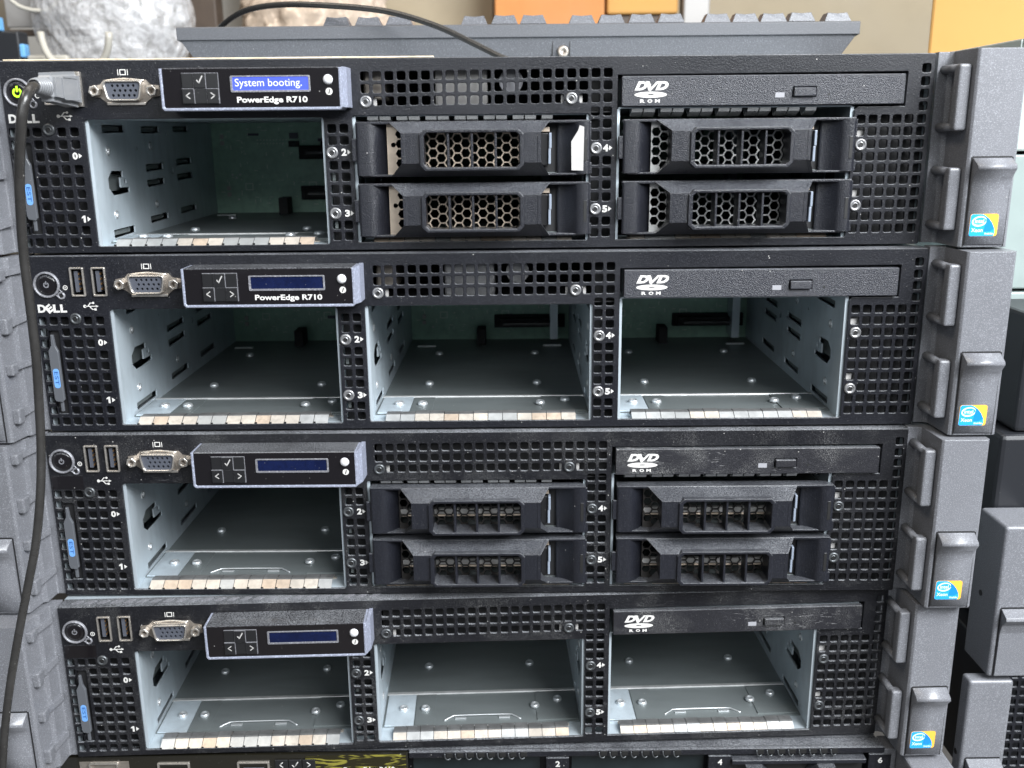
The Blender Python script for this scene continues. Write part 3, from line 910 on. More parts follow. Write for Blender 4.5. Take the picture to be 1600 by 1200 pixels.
def tag_meshes():
    mb = MB()
    out = [(17.5, 49.0), (18.6, 48.8), (19.0, 43.6), (20.2, 40.8), (20.3, 16.8), (19.4, 15.6), (16.2, 16.2), (15.6, 18), (15.6, 41), (17.2, 44)]
    vs, fs = sheet([[(T(a) - .3, b_) for a, b_ in out]], .9, .3)
    mb.raw(vs, fs, 'tag', False, lambda u, w, t: (u, -1.6 + t, w))
    mb.box(T(17.4), T(18.9), -1.6, -.4, 10.8, 15.8, 'tag', .3); mb.box(T(15.1), T(20.3), 1.6, 3, 9.3, 50.4, 'dark')
    tab = mb.mesh('pull_tab')
    mb = MB(); vs, fs = sheet([rrect(T(16.3), T(19.2), 22.8, 32.4, 1.3, 4)], .05); mb.raw(vs, fs, 'blue', False, lambda u, w, t: (u, -2.56 + t, w))
    put_text(mb, 'EST', T(16.9), T(18.7), 24.3, 31.0, -2.63, 'blue_t', .01, turn=True)
    return tab, mb.mesh('blue_sticker')


TAG = tag_meshes()


# ------------------------------------------------------------------ rack ears
def ear_right():
    mb = MB()
    # top-view outline (x, y): flange, wall, block
    mb.prism([(T(432.6), 1.2), (T(432.6), 8), (T(463), 8), (T(463), -18.6), (T(461.8), -20), (T(441.6), -20), (T(440.6), -19.2), (T(439.4), 0.2), (T(437.5), 1.2)], 0.8, 86.6, 'ear', 'z')
    # shallow recess lines beside the latch
    return mb.mesh('rack_ear')


def latch_mesh(x0, x1):
    mb = MB()
    # side profile (y, z) of the latch: bright lip on top, scooped, flat lower part
    pr = [(-20.1, 2.0), (-20.9, 2.2), (-21.2, 16), (-21.3, 25), (-21.6, 28.5), (-22.8, 32.0), (-25.6, 35.4), (-26.0, 36.0), (-25.4, 37.4), (-20.1, 40.3)]
    vs = [(x, y, z) for x in (T(x0), T(x1)) for y, z in pr]; n = len(pr)
    mb.raw(vs, [list(range(n)), list(range(n, 2 * n))], 'ear')
    mb.raw(vs, [(i, i + 1, i + 1 + n, i + n) for i in range(3)], 'ear', True)
    mb.raw(vs, [(i, i + 1, i + 1 + n, i + n) for i in range(3, 6)], 'ear', True)
    mb.raw(vs, [(i, i + 1, i + 1 + n, i + n) for i in range(6, n - 1)], 'ear', True)
    return mb.mesh('release_latch')


def latch_gap(x0, x1):
    mb = MB()
    mb.box(T(x0 - .7), T(x0 - .1), -20.25, -19.9, 1.2, 40.6, 'dark'); mb.box(T(x1 + .1), T(x1 + .7), -20.25, -19.9, 1.2, 40.6, 'dark'); mb.box(T(x0 - .1), T(x1 + .1), -20.25, -19.9, 40.3, 41.0, 'dark')
    return mb.mesh('latch_gap')


def clip_bar(z0, z1):
    mb = MB()
    mb.box(T(434.6), T(440.2), -16.6, -11.0, z0, z1, 'ear', 1.1)
    for z in (z0 + 1.6, z1 - 1.6):
        mb.tube([(T(436.0), 1.3, z), (T(436.0), -13, z)], [2.1, 1.6], 'ear', 12)
    return mb.mesh('clip_bar')


def sticker_mesh():
    mb = MB(); y = -21.0
    x0, x1, z0, z1 = 444.2, 457.0, 5.8, 15.8
    def g(yy): return lambda u, w, t: (u, yy + t - (w - z0) * .028, w)
    vs, fs = sheet([rrect(T(x0), T(x1), z0, z1, 1.1)], .04); mb.raw(vs, fs, 'st_or', False, g(y - .05))
    # blue body with a swept right edge
    pts = [(x0 + .1, z0 + 1), (x0 + .3, z0 + .3), (x0 + 1, z0 + .1), (x1 - 1.6, z0 + .1), (x1 - 1.2, z0 + 1.6), (x1 - 1.5, z0 + 3.6), (x1 - 2.6, z0 + 5.8), (x1 - 4.2, z0 + 7.8), (x1 - 6.2, z0 + 9.3), (x1 - 7.6, z1 - .1), (x0 + 1, z1 - .1), (x0 + .2, z1 - .8)]
    vs, fs = sheet([[(T(a), b_) for a, b_ in pts]], .03); mb.raw(vs, fs, 'st_blue', False, g(y - .14))
    pts = [(x1 - 1.5, z0 + 3.4), (x1 - 2.6, z0 + 5.8), (x1 - 4.2, z0 + 7.8), (x1 - 5.4, z0 + 8.6), (x1 - 5.9, z0 + 4), (x1 - 6, z0 + 2.2), (x1 - 3.4, z0 + 2.2)]
    vs, fs = sheet([[(T(a), b_) for a, b_ in pts]], .02); mb.raw(vs, fs, 'st_blue2', False, g(y - .2))
    # swirl ring
    cx, cz = x0 + 4.2, z0 + 6.7
    def el(a, b_, ox=0, oz=0): return [(T(cx + ox) + a * math.cos(R(t)) * .98 - b_ * math.sin(R(t)) * .15, cz + oz + b_ * math.sin(R(t)) + a * math.cos(R(t)) * .15) for t in range(0, 360, 15)]
    vs, fs = sheet([el(3.4, 2.3), el(2.9, 1.6, .15, .1)], .02); mb.raw(vs, fs, 'st_w', False, g(y - .2))
    def tx(s_, a, b_, c, d_, m):
        k = MB(); put_text(k, s_, T(a), T(b_), c, d_, 0, m, .02)
        for vtx in range(len(k.v)):
            v = k.v[vtx]; k.v[vtx] = (v[0], y - .24 - (v[2] - z0) * .028, v[2])
        mb.raw(k.v, k.f, m)
    tx('intel', cx - 2.0, cx + 2.1, cz - .8, cz + 1.1, 'st_w')
    tx('Xeon', x0 + .9, x0 + 6.2, z0 + 1.9, z0 + 3.7, 'st_w')
    tx('inside', x0 + 7.2, x1 - 1.8, z0 + .7, z0 + 1.8, 'st_w')
    return mb.mesh('processor_sticker')


def ear_left():
    mb = MB()
    mb.prism([(T(10.0), 1.2), (T(10.0), 8), (T(-22), 8), (T(-22), -20), (T(0.6), -20), (T(1.8), -19.2), (T(3.2), -9.0), (T(5.2), -8.0), (T(5.8), 0.6), (T(6.4), 1.2)][::-1], 0.8, 86.6, 'ear', 'z')
    return mb.mesh('rack_ear')


def hook_mesh(z, big):
    mb = MB()
    h = 7.6 if big else 5.4
    mb.box(T(1.6), T(5.4), -17.6, -12.2, z, z + h, 'ear', .8)
    # gusset running back to the flange
    vs = [(T(5.0), -13.5, z + h * .35), (T(5.0), -13.5, z + h - .4), (T(8.0), -1, z + h + .2), (T(8.0), -1, z + h - 3.2),
          (T(2.0), -13.5, z + h * .35), (T(2.0), -13.5, z + h - .4), (T(4.0), 0, z + h + .2), (T(4.0), 0, z + h - 3.2)]
    mb.raw(vs, [(0, 1, 2, 3), (4, 5, 6, 7), (1, 2, 6, 5), (0, 3, 7, 4), (0, 1, 5, 4), (2, 3, 7, 6)], 'ear')
    return mb.mesh('ear_hook')


EAR_R = ear_right(); EAR_L = ear_left(); LATCH_R = latch_mesh(443.0, 460.4); GAP_R = latch_gap(443.0, 460.4)
LATCH_L = latch_mesh(-20, -1.5); GAP_L = latch_gap(-20, -1.5)
BAR1 = clip_bar(52.0, 80.5); BAR2 = clip_bar(8.0, 36.0); STICKER = sticker_mesh()
HOOKS = [hook_mesh(76.5, False), hook_mesh(52.0, True), hook_mesh(32.5, False), hook_mesh(9.0, True)]

SPOTS = [(0.0, 0.009, 0.00783), (2.097, -4.348, -0.00741), (-0.627, -7.602, -0.01075), (-0.392, -10.577, 0.02844)]
PITCH = 87.0
EARDX = [1.2, 0.6, -0.6, -3.0]
SERVER_LABELS = [
    "topmost black rack server, lit blue screen and green power light, grey keyboard on its lid",
    "black rack server with three empty drive bays and white lettering, second from the top",
    "dusty black rack server with four drive carriers and a dark screen, third from the top",
    "scuffed black rack server with three empty bays and missing badge, lowest of the four",
]


def bay(server, u0, u1, h, conn, board, gm, topf, tab=False, grey=False):
    w = u1 - u0
    put('bay_wall', WL[(h, False)], server, (T(u0) + .4, 0, 0)); put('bay_wall', WL[(h, True)], server, (T(u1) - .4, 0, 0))
    mb = MB()
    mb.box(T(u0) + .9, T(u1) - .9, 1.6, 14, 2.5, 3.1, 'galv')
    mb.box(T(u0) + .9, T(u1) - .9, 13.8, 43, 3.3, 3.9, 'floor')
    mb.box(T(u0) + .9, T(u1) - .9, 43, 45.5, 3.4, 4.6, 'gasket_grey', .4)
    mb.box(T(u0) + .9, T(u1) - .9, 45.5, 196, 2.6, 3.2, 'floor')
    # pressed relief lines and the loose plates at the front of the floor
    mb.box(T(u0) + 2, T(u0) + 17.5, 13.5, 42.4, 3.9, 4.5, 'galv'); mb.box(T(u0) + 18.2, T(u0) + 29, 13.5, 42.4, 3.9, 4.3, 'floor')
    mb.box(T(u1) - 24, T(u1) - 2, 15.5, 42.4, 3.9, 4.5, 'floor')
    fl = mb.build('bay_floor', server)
    for a, y in ((11.3, 28.5), (23.4, 28.0), (84.2, 28.5), (97.2, 34), (23.0, 74), (83.6, 74.6), (23, 150), (84, 150)):
        put('floor_rivet', RIVET, fl, (T(u0) + a, y, 4.4 if y < 40 else 3.2))
    if tab:
        mb = MB()
        q = T(u0) + 34
        mb.tube(spline([(q, 17, 4.1), (q + 4, 20, 4.5), (q + 8, 21, 4.6), (q + 34, 21, 4.6), (q + 38, 20, 4.5), (q + 42, 17, 4.1)], 3), .4, 'rivet', 6)
        mb.box(q + 6, q + 12, 18.0, 19.5, 4.0, 4.6, 'rivet'); mb.box(q + 30, q + 36, 18.0, 19.5, 4.0, 4.6, 'rivet')
        mb.build('floor_tab', server)
    mb = MB(); mb.box(T(u0) + 7.4, T(u0) + 101.8, 10.8, 13.0, 3.15, 3.5, gm)
    gs_ = mb.build('gasket_strip', server)
    mixk = random.uniform(0, 6)
    for k in range(13):
        wv_ = math.sin(k * .9 + mixk)
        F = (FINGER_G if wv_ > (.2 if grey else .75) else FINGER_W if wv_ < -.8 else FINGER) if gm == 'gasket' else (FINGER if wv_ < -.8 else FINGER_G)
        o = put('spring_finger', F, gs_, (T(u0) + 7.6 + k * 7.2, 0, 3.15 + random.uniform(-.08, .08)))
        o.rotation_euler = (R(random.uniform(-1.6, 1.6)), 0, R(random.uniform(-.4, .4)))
    mb = MB(); mb.box(T(u0) + .9, T(u1) - .9, 1.6, 196, h + .05, h + .65, 'galv')
    rf = mb.build('bay_roof', server)
    k = 0; x = 7.0
    while topf and x < 88:
        put('top_spring_finger', TOPFINGER, rf, (T(u0) + x, 0, h)); k += 1
        x += 5.6 if k % 2 else 7.7
    key = min(BP, key=lambda c: abs(c - w))
    b = put('backplane', BP[key], server, (T(u0) + (w - key) / 2, 0, 0))
    if conn:
        for cx, cz in ((w * .55, 13), (w * .55, 39)): put('drive_connector', CONN, b, (cx, 0, cz))
    mb = MB(); mb.box(T(u1) - 14, T(u1) - 9, 180, 196, 6, h - 2, 'galv'); mb.build('backplane_post', server)
    mb = MB(); mb.box(T(u0) + 7, T(u0) + 19, 172, 174, 3.2, 4.0, 'rivet', .2); mb.build('floor_clip', server)
    mb = MB(); mb.box(T(u1) - 19, T(u1) - 7, 172, 174, 3.2, 4.0, 'rivet', .2); mb.build('floor_clip', server)
    mb = MB(); mb.box(T(u0) + 46, T(u0) + 52, 176, 190, 3.2, 14, 'dark', .5); mb.build('guide_post', server)


for i in range(4):
    dx, dd, yaw = SPOTS[i]
    sv = thing('rack_server', SERVER_LABELS[i], 'server', (U0 + dx, dd, -i * PITCH), yaw, 'servers of the same model stacked on each other')
    put('front_panel', PANEL if i < 2 else PANEL2, sv); ch = put('chassis', CHASSIS, sv)
    if i == 3: put('lid_spring_strip', LIDSPRING, ch)['kind'] = 'stuff'
    if i == 0: put('warm_reflection_lip', REFLECTLIP, ch)
    for nm, me in ICONS:
        if nm != 'maker_logo' or i < 2: put(nm, me, sv)
    if i > 1: put('badge_recess', BADGE_SCAR, sv)
    pb = put('power_button', POWER, sv, (T(17.6), 0, 72.6)); put('power_symbol', SYM_ON if i == 0 else SYM_OFF, pb, (0, 0, 0))
    put('usb_port', USB, sv, (T(32.4), 0, 73.9)); put('usb_port', USB, sv, (T(42.6), 0, 73.9))
    vg = put('vga_port', VGA, sv, (T(66.2), 0, 72.9)); put('hex_standoff', STAND, vg, (-12.9, 0, 0)); put('hex_standoff', STAND, vg, (12.6, 0, -.1))
    lc = put('lcd_panel', LCD['body'], sv); put('silver_frame', LCD['frame'], lc); put('screen_bezel', LCD['bezel'], lc)
    put('lcd_screen', LCD['lcd_on' if i == 0 else 'lcd_off'], lc); put('id_button', LCD['ibtn'], lc); put('panel_print', LCD['print' if i < 2 else 'print2'], lc)
    for k_ in LCD['buttons']: put('menu_button', LCD['buttons'][k_], lc)
    D_ = DVD_N if i < 2 else DVD_W
    dv = put('dvd_drive', D_[0], sv); put('eject_button', D_[1], dv); put('drive_led', D_[2], dv); put('drive_logo', D_[3], dv)
    tg = put('pull_tab', TAG[0], sv); put('blue_sticker', TAG[1], tg)
    scm = SCREW if i < 2 else SCREW_D
    for x, z in ((157.4, 45.0), (157.5, 17.4), (278.7, 45.8), (278.6, 18.2), (173.9, 67.3), (267.3, 67.9), (400.9, 46.2), (400.5, 18.6)):
        o = put('torx_screw', scm, sv, (T(x), 0, z)); o.rotation_euler = (0, random.uniform(0, 1), 0)
    put('torx_screw', SCREW_D, sv, (T(29.4), 0, 56.3))
    gm = 'gasket_grey' if i == 3 else 'gasket'
    bay(sv, 45.4, 154.6, 60.8, i == 0, True, 'gasket', False, i > 1, i in (0, 3))
    bay(sv, 167.0, 276.0, 60.8, i == 1, True, 'gasket', i in (0, 2), i > 1)
    bay(sv, 288.0, 397.2, 63.2, i == 1, True, 'gasket_grey' if i == 1 else 'gasket', i in (0, 2), i > 1)
    # ears
    e = put('rack_ear', EAR_R, sv, (EARDX[i], 0, 0)); put('release_latch', LATCH_R, e); put('latch_gap', GAP_R, e)
    put('clip_bar', BAR1, e); put('clip_bar', BAR2, e); put('processor_sticker', STICKER, e)
    e = put('rack_ear', EAR_L, sv); put('release_latch', LATCH_L, e); put('latch_gap', GAP_L, e)
    for h_ in HOOKS: put('ear_hook', h_, e)
    # steel tabs and boxes seen through the vent holes
    mb = MB()
    for x, z in ((175.6, 67.0), (262.6, 67.6), (269.4, 67.8)): mb = MB(); mb.box(T(x), T(x) + 3.0, 2.2, 3.0, z - 2.6, z + 2.2, 'label', .2); mb.build('bracket_tab', sv)
    for x, z in ((399, 51.5), (398.4, 24.5)): mb = MB(); mb.box(T(x), T(x) + 3.4, 2.2, 3.0, z - 2.0, z + 1.0, 'label', .2); mb.build('bracket_tab', sv)
    for z in (12, 34): mb = MB(); mb.box(T(156.3), T(157.9), 3.3, 4.2, z - 2, z + 2, 'floor', .2); mb.build('bracket_tab', sv)
    if i < 2:
        mb = MB(); mb.box(T(205), T(229), 6, 60, 63.5, 83, 'label' if i == 0 else 'screw', 1); mb.build('fan_housing', sv)
        mb = MB(); mb.box(T(172), T(182), 8, 60, 68, 83, 'tin_dark', 1); mb.build('cable_guide', sv)
        mb = MB(); mb.cyl((T(240), 76), 5.5, 7, 30, 'lens' if i == 0 else 'screw'); mb.build('round_motor', sv)
    mb = MB(); mb.box(T(156), T(286.5), 2.0, 90, 61.7, 62.2, 'dark'); mb.build('added_shade_cover', sv)  # added dark plate paints shade over the bay roof behind the vents
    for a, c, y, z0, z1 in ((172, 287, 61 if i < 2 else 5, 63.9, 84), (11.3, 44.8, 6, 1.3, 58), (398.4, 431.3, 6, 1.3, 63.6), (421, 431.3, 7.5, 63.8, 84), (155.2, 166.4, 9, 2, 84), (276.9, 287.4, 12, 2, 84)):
        mb = MB(); mb.box(T(a), T(c), y, y + 1, z0, z1, 'dark'); mb.build('added_shade_plate', sv)  # added dark plates stand in for shade behind the holes
    if i in (0, 2):
        hx = ('hexs', 'hexg') if i == 0 else ('hexd', 'hexd')
        for k, (u, m_) in enumerate(((169.0, hx[0]), (290.8, hx[1]))):
            carrier(sv, u, 33.9, m_, sticker=(i == 0 and k == 0), strip=(i == 2))
            carrier(sv, u, 6.3, m_, strip=(i == 2))

# ------------------------------------------------------------------ plug and cable
pl = thing('usb_cable', 'dark grey cable with moulded plug in the top server, hanging down the left side', 'cable', (43, 0, 73))
mb = MB()
mb.prism([(43.9 - 43, 66.3 - 73), (46.8 - 43, 66.3 - 73), (46.8 - 43, 81.2 - 73), (43.9 - 43, 81.2 - 73)], -3.2, -.9, 'tin')
mb.build('plug_shell', pl)
b = bmesh.new(); bmesh.ops.create_cube(b, size=1)
for v in b.verts:
    back = v.co.y > 0
    v.co = Vector((-.2 + v.co.x * (9.4 if back else 8.6), -16.8 + v.co.y * 27.4, .6 + v.co.z * (15.6 if back else 11.4)))
bmesh.ops.bevel(b, geom=b.edges[:], offset=1.9, segments=3, affect='EDGES')
mb = MB(); mb.bm(b, 'usb_body')
vs, fs = sheet([rrect(-22.5, -7.0, -4.4, 5.4, 1.0), rrect(-21.9, -7.6, -3.8, 4.8, .8)], .15)
mb.raw(vs, fs, 'usb_body', False, lambda u, w, t: (4.45 + t, u, w))
mb.build('plug_body', pl)
cp = [(43.2, -29.5, 73.4), (43.6, -34, 73.6), (44.0, -38.5, 73.6), (44.9, -46.0, 72.2), (45.2, -52.0, 69.0), (44.2, -54.0, 64.1), (42.5, -54.0, 56.7), (37.7, -50.0, 41.6), (33.7, -46.0, 23.3), (31.5, -44.0, 4.4), (31.2, -44.0, -17.6), (30.7, -44.0, -40.2), (29.0, -44.0, -63.4), (28.4, -46.0, -80.6), (27.4, -50.0, -100.3), (24.2, -54.0, -123.1), (19.7, -58.0, -143.0), (14.1, -62.0, -166.1), (9.0, -66.0, -189.5), (4.6, -68.0, -211.3), (0.5, -70.0, -236.8), (-4, -72, -262)]
mb = MB(); mb.tube([Vector(q) - Vector((43, 0, 73)) for q in spline(cp, 8)], [2.25 - .55 * k / 168 for k in range(169)], 'cable', 14); mb.build('cable_cord', pl)
mb = MB()
for k in range(6):
    y = -30.5 - k * 1.9; mb.lathe((0.4 + k * .12, 0.5), [(2.6, y), (4.0 - k * .18, y - .35), (4.0 - k * .18, y - 1.2), (2.6, y - 1.5)], 'usb_body', 'y', 18)
mb.build('strain_relief', pl)

# ------------------------------------------------------------------ keyboard on the top server
kb = thing('keyboard', 'dark grey keyboard lying on top of the highest server, seen from its back edge', 'keyboard', (245, 150, 86.5))
mb = MB()
X0, X1 = 42.5 - 245, 448.5 - 245


def slab(pr, x0, x1, m, tb=0, inset=0):
    n = len(pr); vs = [(x0 + (inset if j in tb_ else 0), y, z) for j, (y, z) in enumerate(pr)] + [(x1 - (inset if j in tb_ else 0), y, z) for j, (y, z) in enumerate(pr)]
    mb.raw(vs, [list(range(n)), list(range(n, 2 * n))], m); mb.raw(vs, [(a, (a + 1) % n, (a + 1) % n + n, a + n) for a in range(n)], m)


tb_ = ()
slab([(0, 21.6), (0, 28.4), (1.4, 29.0), (150, 16), (150, 8)], X0, X1, 'kb')
mb.build('upper_shell', kb)
mb = MB(); tb_ = (1, 2)
slab([(1.2, 21.5), (4.5, 2.2), (148, 0.6), (149, 8)], X0 + 1.5, X1 - 1.5, 'kb', inset=13)
mb.build('lower_shell', kb)
mb = MB(); mb.lathe((27, 13.4), [(3.4, 2.9), (3.4, .6), (2.6, .2), (1.2, .3), (1.0, 1.2), (0, 1.2)], 'tin_dark', 'y', 20); mb.build('case_screw', kb)
mb = MB(); mb.box(20.6, 21.0, 1.6, 3.2, 8, 21.4, 'hole'); mb.box(30.8, 31.2, 1.6, 3.2, 8, 21.4, 'hole'); mb.build('case_seam', kb)
mb = MB()
vs = [(-8.0, 0, 0), (8.0, 0, 0), (8.0, 14, 0), (-8.0, 14, 0), (-5.8, 2.0, 5.2), (5.8, 2.0, 5.2), (5.8, 11, 5.2), (-5.8, 11, 5.2), (0, 2.0, 4.7), (0, 11, 4.7)]
mb.raw(vs, [(0, 1, 5, 8, 4), (1, 2, 6, 5), (2, 3, 7, 9, 6), (3, 0, 4, 7), (4, 8, 9, 7), (8, 5, 6, 9), (0, 3, 2, 1)], 'key')
KEY = mb.mesh('key')
for a in (136.0, 155.0, 173.6, 218.9, 237.1, 254.4, 283.8, 301.5, 319.7, 337.4, 365.3, 382.4, 399.3, 416.3, 438.0):
    put('key', KEY, kb, (a - 245, 9, 29.8 + random.uniform(-.2, .2)))
for rr_ in range(2):
    for k in range(20):
        put('key', KEY, kb, (-185 + k * 18.1 + rr_ * 4, 34 + rr_ * 19, 25.7 - rr_ * 1.7))
kc = [(45, 240, 113), (50.4, 215, 118.0), (54.7, 205, 121.8), (74.1, 185, 127.9), (97.7, 170, 129.6), (127.6, 155, 127.5), (167.2, 140, 122.2), (197.7, 125, 112.4), (219.7, 115, 101.7), (237.5, 105, 92.6), (250, 98, 89.6), (262, 110, 88.4), (266, 135, 88.6)]
mb = MB(); mb.tube([Vector(q) - Vector((45, 240, 113)) for q in spline(kc, 8)], 1.75, 'cable', 10)
thing('keyboard_cable', 'thin black cable looping over the top of the keyboard', 'cable', (45, 240, 113), me=mb.mesh('keyboard_cable'))

exec_after = []
# ------------------------------------------------------------------ the 1U server under the stack
Y6 = -13.0
lo = thing('rack_server', 'slim black server at the very bottom, only its top edge in view', 'server', (221.5, Y6, -306))
H6 = 44.2
film = mat("glossy_control_panel", (0.010, 0.009, 0.006), 0.12, coat=0.5, speck=0.5)
m_, N_, L_, b_ = nt("painted_yellow_reflection")  # yellow reflection painted into the colour as a wavy pattern
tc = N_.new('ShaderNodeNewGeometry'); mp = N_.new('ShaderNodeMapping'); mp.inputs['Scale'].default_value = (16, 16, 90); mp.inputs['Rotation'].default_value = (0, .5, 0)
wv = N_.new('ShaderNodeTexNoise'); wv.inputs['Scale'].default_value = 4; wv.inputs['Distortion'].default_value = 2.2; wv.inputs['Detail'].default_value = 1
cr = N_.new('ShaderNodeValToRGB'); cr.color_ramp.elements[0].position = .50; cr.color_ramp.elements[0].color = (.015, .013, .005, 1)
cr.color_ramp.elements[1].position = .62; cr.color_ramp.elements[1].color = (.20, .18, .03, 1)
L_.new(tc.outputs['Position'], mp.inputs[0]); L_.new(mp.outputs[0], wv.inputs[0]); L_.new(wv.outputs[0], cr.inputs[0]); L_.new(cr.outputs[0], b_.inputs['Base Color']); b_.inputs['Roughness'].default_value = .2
M['yellow_reflection'] = m_
M['film'] = film
M['flr'] = mat('concrete_floor', (0.12, 0.115, 0.11), 0.7, var=.2, vscale=4)
M['r6bay'] = mat('dark_teal_bay', (0.008, 0.013, 0.015), 0.4, var=.3)
mb = MB(); mb.box(T(11), T(432), 8.2, 600, 0, H6 - .6, 'panel'); mb.build('chassis', lo)
mb = MB(); mb.box(T(-1.5), T(182), -1.0, 1.4, 0, H6 - .8, 'film', .5); cp_ = mb.build('control_panel', lo)
mb = MB(); mb.box(T(128), T(181), -1.25, -1.02, 0, H6 - 1.6, 'yellow_reflection'); put_text(mb, 'PowerEdge R610', T(148), T(175), H6 - 12.4, H6 - 8.7, -1.32, 'white', .03); mb.build('reflection_and_print', cp_)  # plate carrying the painted reflection, with the printed model name
mb = MB()
for a in (50, 92):
    vs, fs = sheet([rrect(T(a), T(a + 17), H6 - 14, H6 - 4.6, .6), rrect(T(a + 1), T(a + 16), H6 - 13, H6 - 5.6, .4)], .5)
    mb.raw(vs, fs, 'tin', False, lambda u, w, t: (u, -1.4 + t, w)); mb.box(T(a + 3), T(a + 14), -1.6, -1.2, H6 - 12, H6 - 8.2, 'vga_in', .2)
mb.build('usb_port', cp_)
mb = MB(); vs, fs = sheet([dshape(8, 3.6, 1.4), dshape(7.2, 2.9, 1.2)], 1); mb.raw(vs, fs, 'tin', False, lambda u, w, t: (u + T(22), -1.6 + t, w + H6 - 7.5)); mb.box(T(9), T(35), -1.3, -1.05, H6 - 11.5, H6 - 3.6, 'tin_dark', .1); mb.build('vga_port', cp_)
for k, g_ in enumerate('<✓>'):
    mb = MB(); a = 112 + k * 7.2; mb.box(T(a), T(a + 6.8), -1.9, -1.0, H6 - 9.5, H6 - 3.6, 'button', .3)
    st = {'<': [((a + 4.2, 5), (a + 2.4, 6.5)), ((a + 2.4, 6.5), (a + 4.2, 8))], '>': [((a + 2.4, 5), (a + 4.2, 6.5)), ((a + 4.2, 6.5), (a + 2.4, 8))], '✓': [((a + 1.8, 6.6), (a + 2.9, 8)), ((a + 2.9, 8), (a + 5, 4.8))]}[g_]
    for (p0, q0), (p1, q1) in st: mb.tube([(T(p0), -1.95, H6 - q0), (T(p1), -1.95, H6 - q1)], .28, 'label', 6)
    mb.build('menu_button', cp_)
mb = MB()
mb.box(T(182.4), T(434), -.4, 2, H6 - 4.6, H6 - .9, 'panel', .5)
mb.box(T(0), T(434), 2, 8.2, H6 - 1.8, H6 - .9, 'panel')
for a0, a1 in ((200, 244), (281, 327), (363, 409)):
    pass
mb.build('front_rail', lo)
for a0, n in ((201.5, 8), (283, 8), (366, 8)):
    for k in range(n):
        mb = MB(); x = T(a0 + k * 5.6); mb.tube(spline([(x, -1.3, H6 - 1.2), (x + .3, -1.9, H6 - 3.4), (x + 1.6, -1.6, H6 - 4.8), (x + 3.0, -1.0, H6 - 4.4)], 3), .36, 'screw_dark', 6)
        mb.box(x + .8, x + 4.2, -.75, -.35, H6 - 4.2, H6 - 1.4, 'hole', .2); mb.build('vent_tooth', lo)
for a, c in ((184, 252), (269, 340)):
    mb = MB(); mb.box(T(a), T(c), 6, 8, 2, H6 - 6, 'r6bay'); mb.build('drive_bay', lo)
for a, n in ((255, '2'), (341, '4'), (426, '6')):
    mb = MB(); mb.box(T(a), T(a + 12), -.6, 3, 0, H6 - 5.2, 'panel', .3); put_text(mb, n, T(a + 5), T(a + 7.4), H6 - 10.5, H6 - 7, -.68, 'white', .03); mb.build('divider', lo)
mb = MB(); mb.box(T(353), T(424), -3, 4, H6 - 9.0, H6 - 6.4, 'carrier', .5)
for a in (360, 398):
    mb.prism([(T(a), H6 - 9), (T(a + 9), H6 - 9), (T(a + 14), H6 - 16), (T(a + 5), H6 - 16)] if a == 360 else [(T(a), H6 - 9), (T(a + 9), H6 - 9), (T(a + 4), H6 - 16), (T(a - 5), H6 - 16)], -6, 2, 'carrier')
mb.box(T(353), T(424), 2.5, 4, 0, H6 - 9, 'hole'); mb.build('drive_carrier', lo)
mb = MB(); mb.box(T(441), T(463.5), -20, 8, 0, H6 - 1.5, 'ear', 1.5); e6 = mb.build('rack_ear', lo)
mb = MB(); mb.box(T(443.5), T(461.5), -24, -20.1, 4, H6 - 6, 'ear', 1.2); mb.build('release_latch', e6)
mb = MB(); mb.box(T(-22), T(-1.6), -20, 8, 0, H6 - 1.5, 'ear', 1.5); mb.build('rack_ear', lo)
mb = MB(); mb.box(T(434.2), T(440.8), 0, 12, 0, H6 - 2.5, 'ear', .6); mb.build('ear_flange', e6)
mb = MB(); mb.box(-1500, 2500, -1500, 1499, -905, -900, 'flr'); o = mb.build('floor'); o['kind'] = 'structure'

# ------------------------------------------------------------------ neighbouring stack at the right edge
M['pale'] = mat("pale_green_steel", (0.24, 0.29, 0.28), 0.45, 0.15, var=0.12, vscale=12, speck=0.2)
M['pale2'] = mat("pale_green_steel_light", (0.33, 0.375, 0.355), 0.45, 0.15, var=0.1, vscale=12)
M['blk'] = mat("black_plastic_side", (0.014, 0.015, 0.018), 0.4, speck=0.5, bev=.6)
LB = ["pale steel server case behind the upper right ear of the stack", "pale green steel case with round bolts, beside the second server's ear",
      "pale green steel case with black front, right of the third server's ear"]
for (z0, z1), lb, fr in zip(((41, 99), (-33, 40), (-128, -34)), LB, (0, 0, 1)):
    t_ = thing('steel_case', lb, 'server', (700, 100, z0), group=None)
    mb = MB(); mb.box(-194.6, -193.05, -28, 560, 22, 25.5, 'pale2', .4); mb.build('lid_flange', t_)
    mb = MB(); mb.box(-193, 250, -30, 560, 0, z1 - z0 - .8, 'pale2' if z0 > 0 else 'pale', 1.0); mb.build('case_body', t_)
    mb = MB(); mb.box(-194.2, -193.05, -28, 560, z1 - z0 - 14, z1 - z0 - 1.6, 'pale2', .4); mb.build('lid_flange', t_)
    mb = MB(); mb.box(-193.9, -193.05, -28, 560, z1 - z0 - 40, z1 - z0 - 39.2, 'dark'); mb.build('seam', t_)
    for y, z in ((20, 14), (34, z1 - z0 - 26), (120, 14)):
        mb = MB(); mb.lathe((y, z), [(0, -196.4), (2.2, -196.2), (3.2, -195), (3.4, -193)], 'rivet', 'x', 18); mb.build('bolt', t_)
    if fr:
        mb = MB(); mb.box(-207.5, 60, -82, -31, -24, 27, 'blk', 2.5); mb.build('black_front', t_)
        mb = MB(); mb.box(-199.5, 60, -78, -31, 27.5, 90, 'blk', 2); mb.build('black_cover', t_)
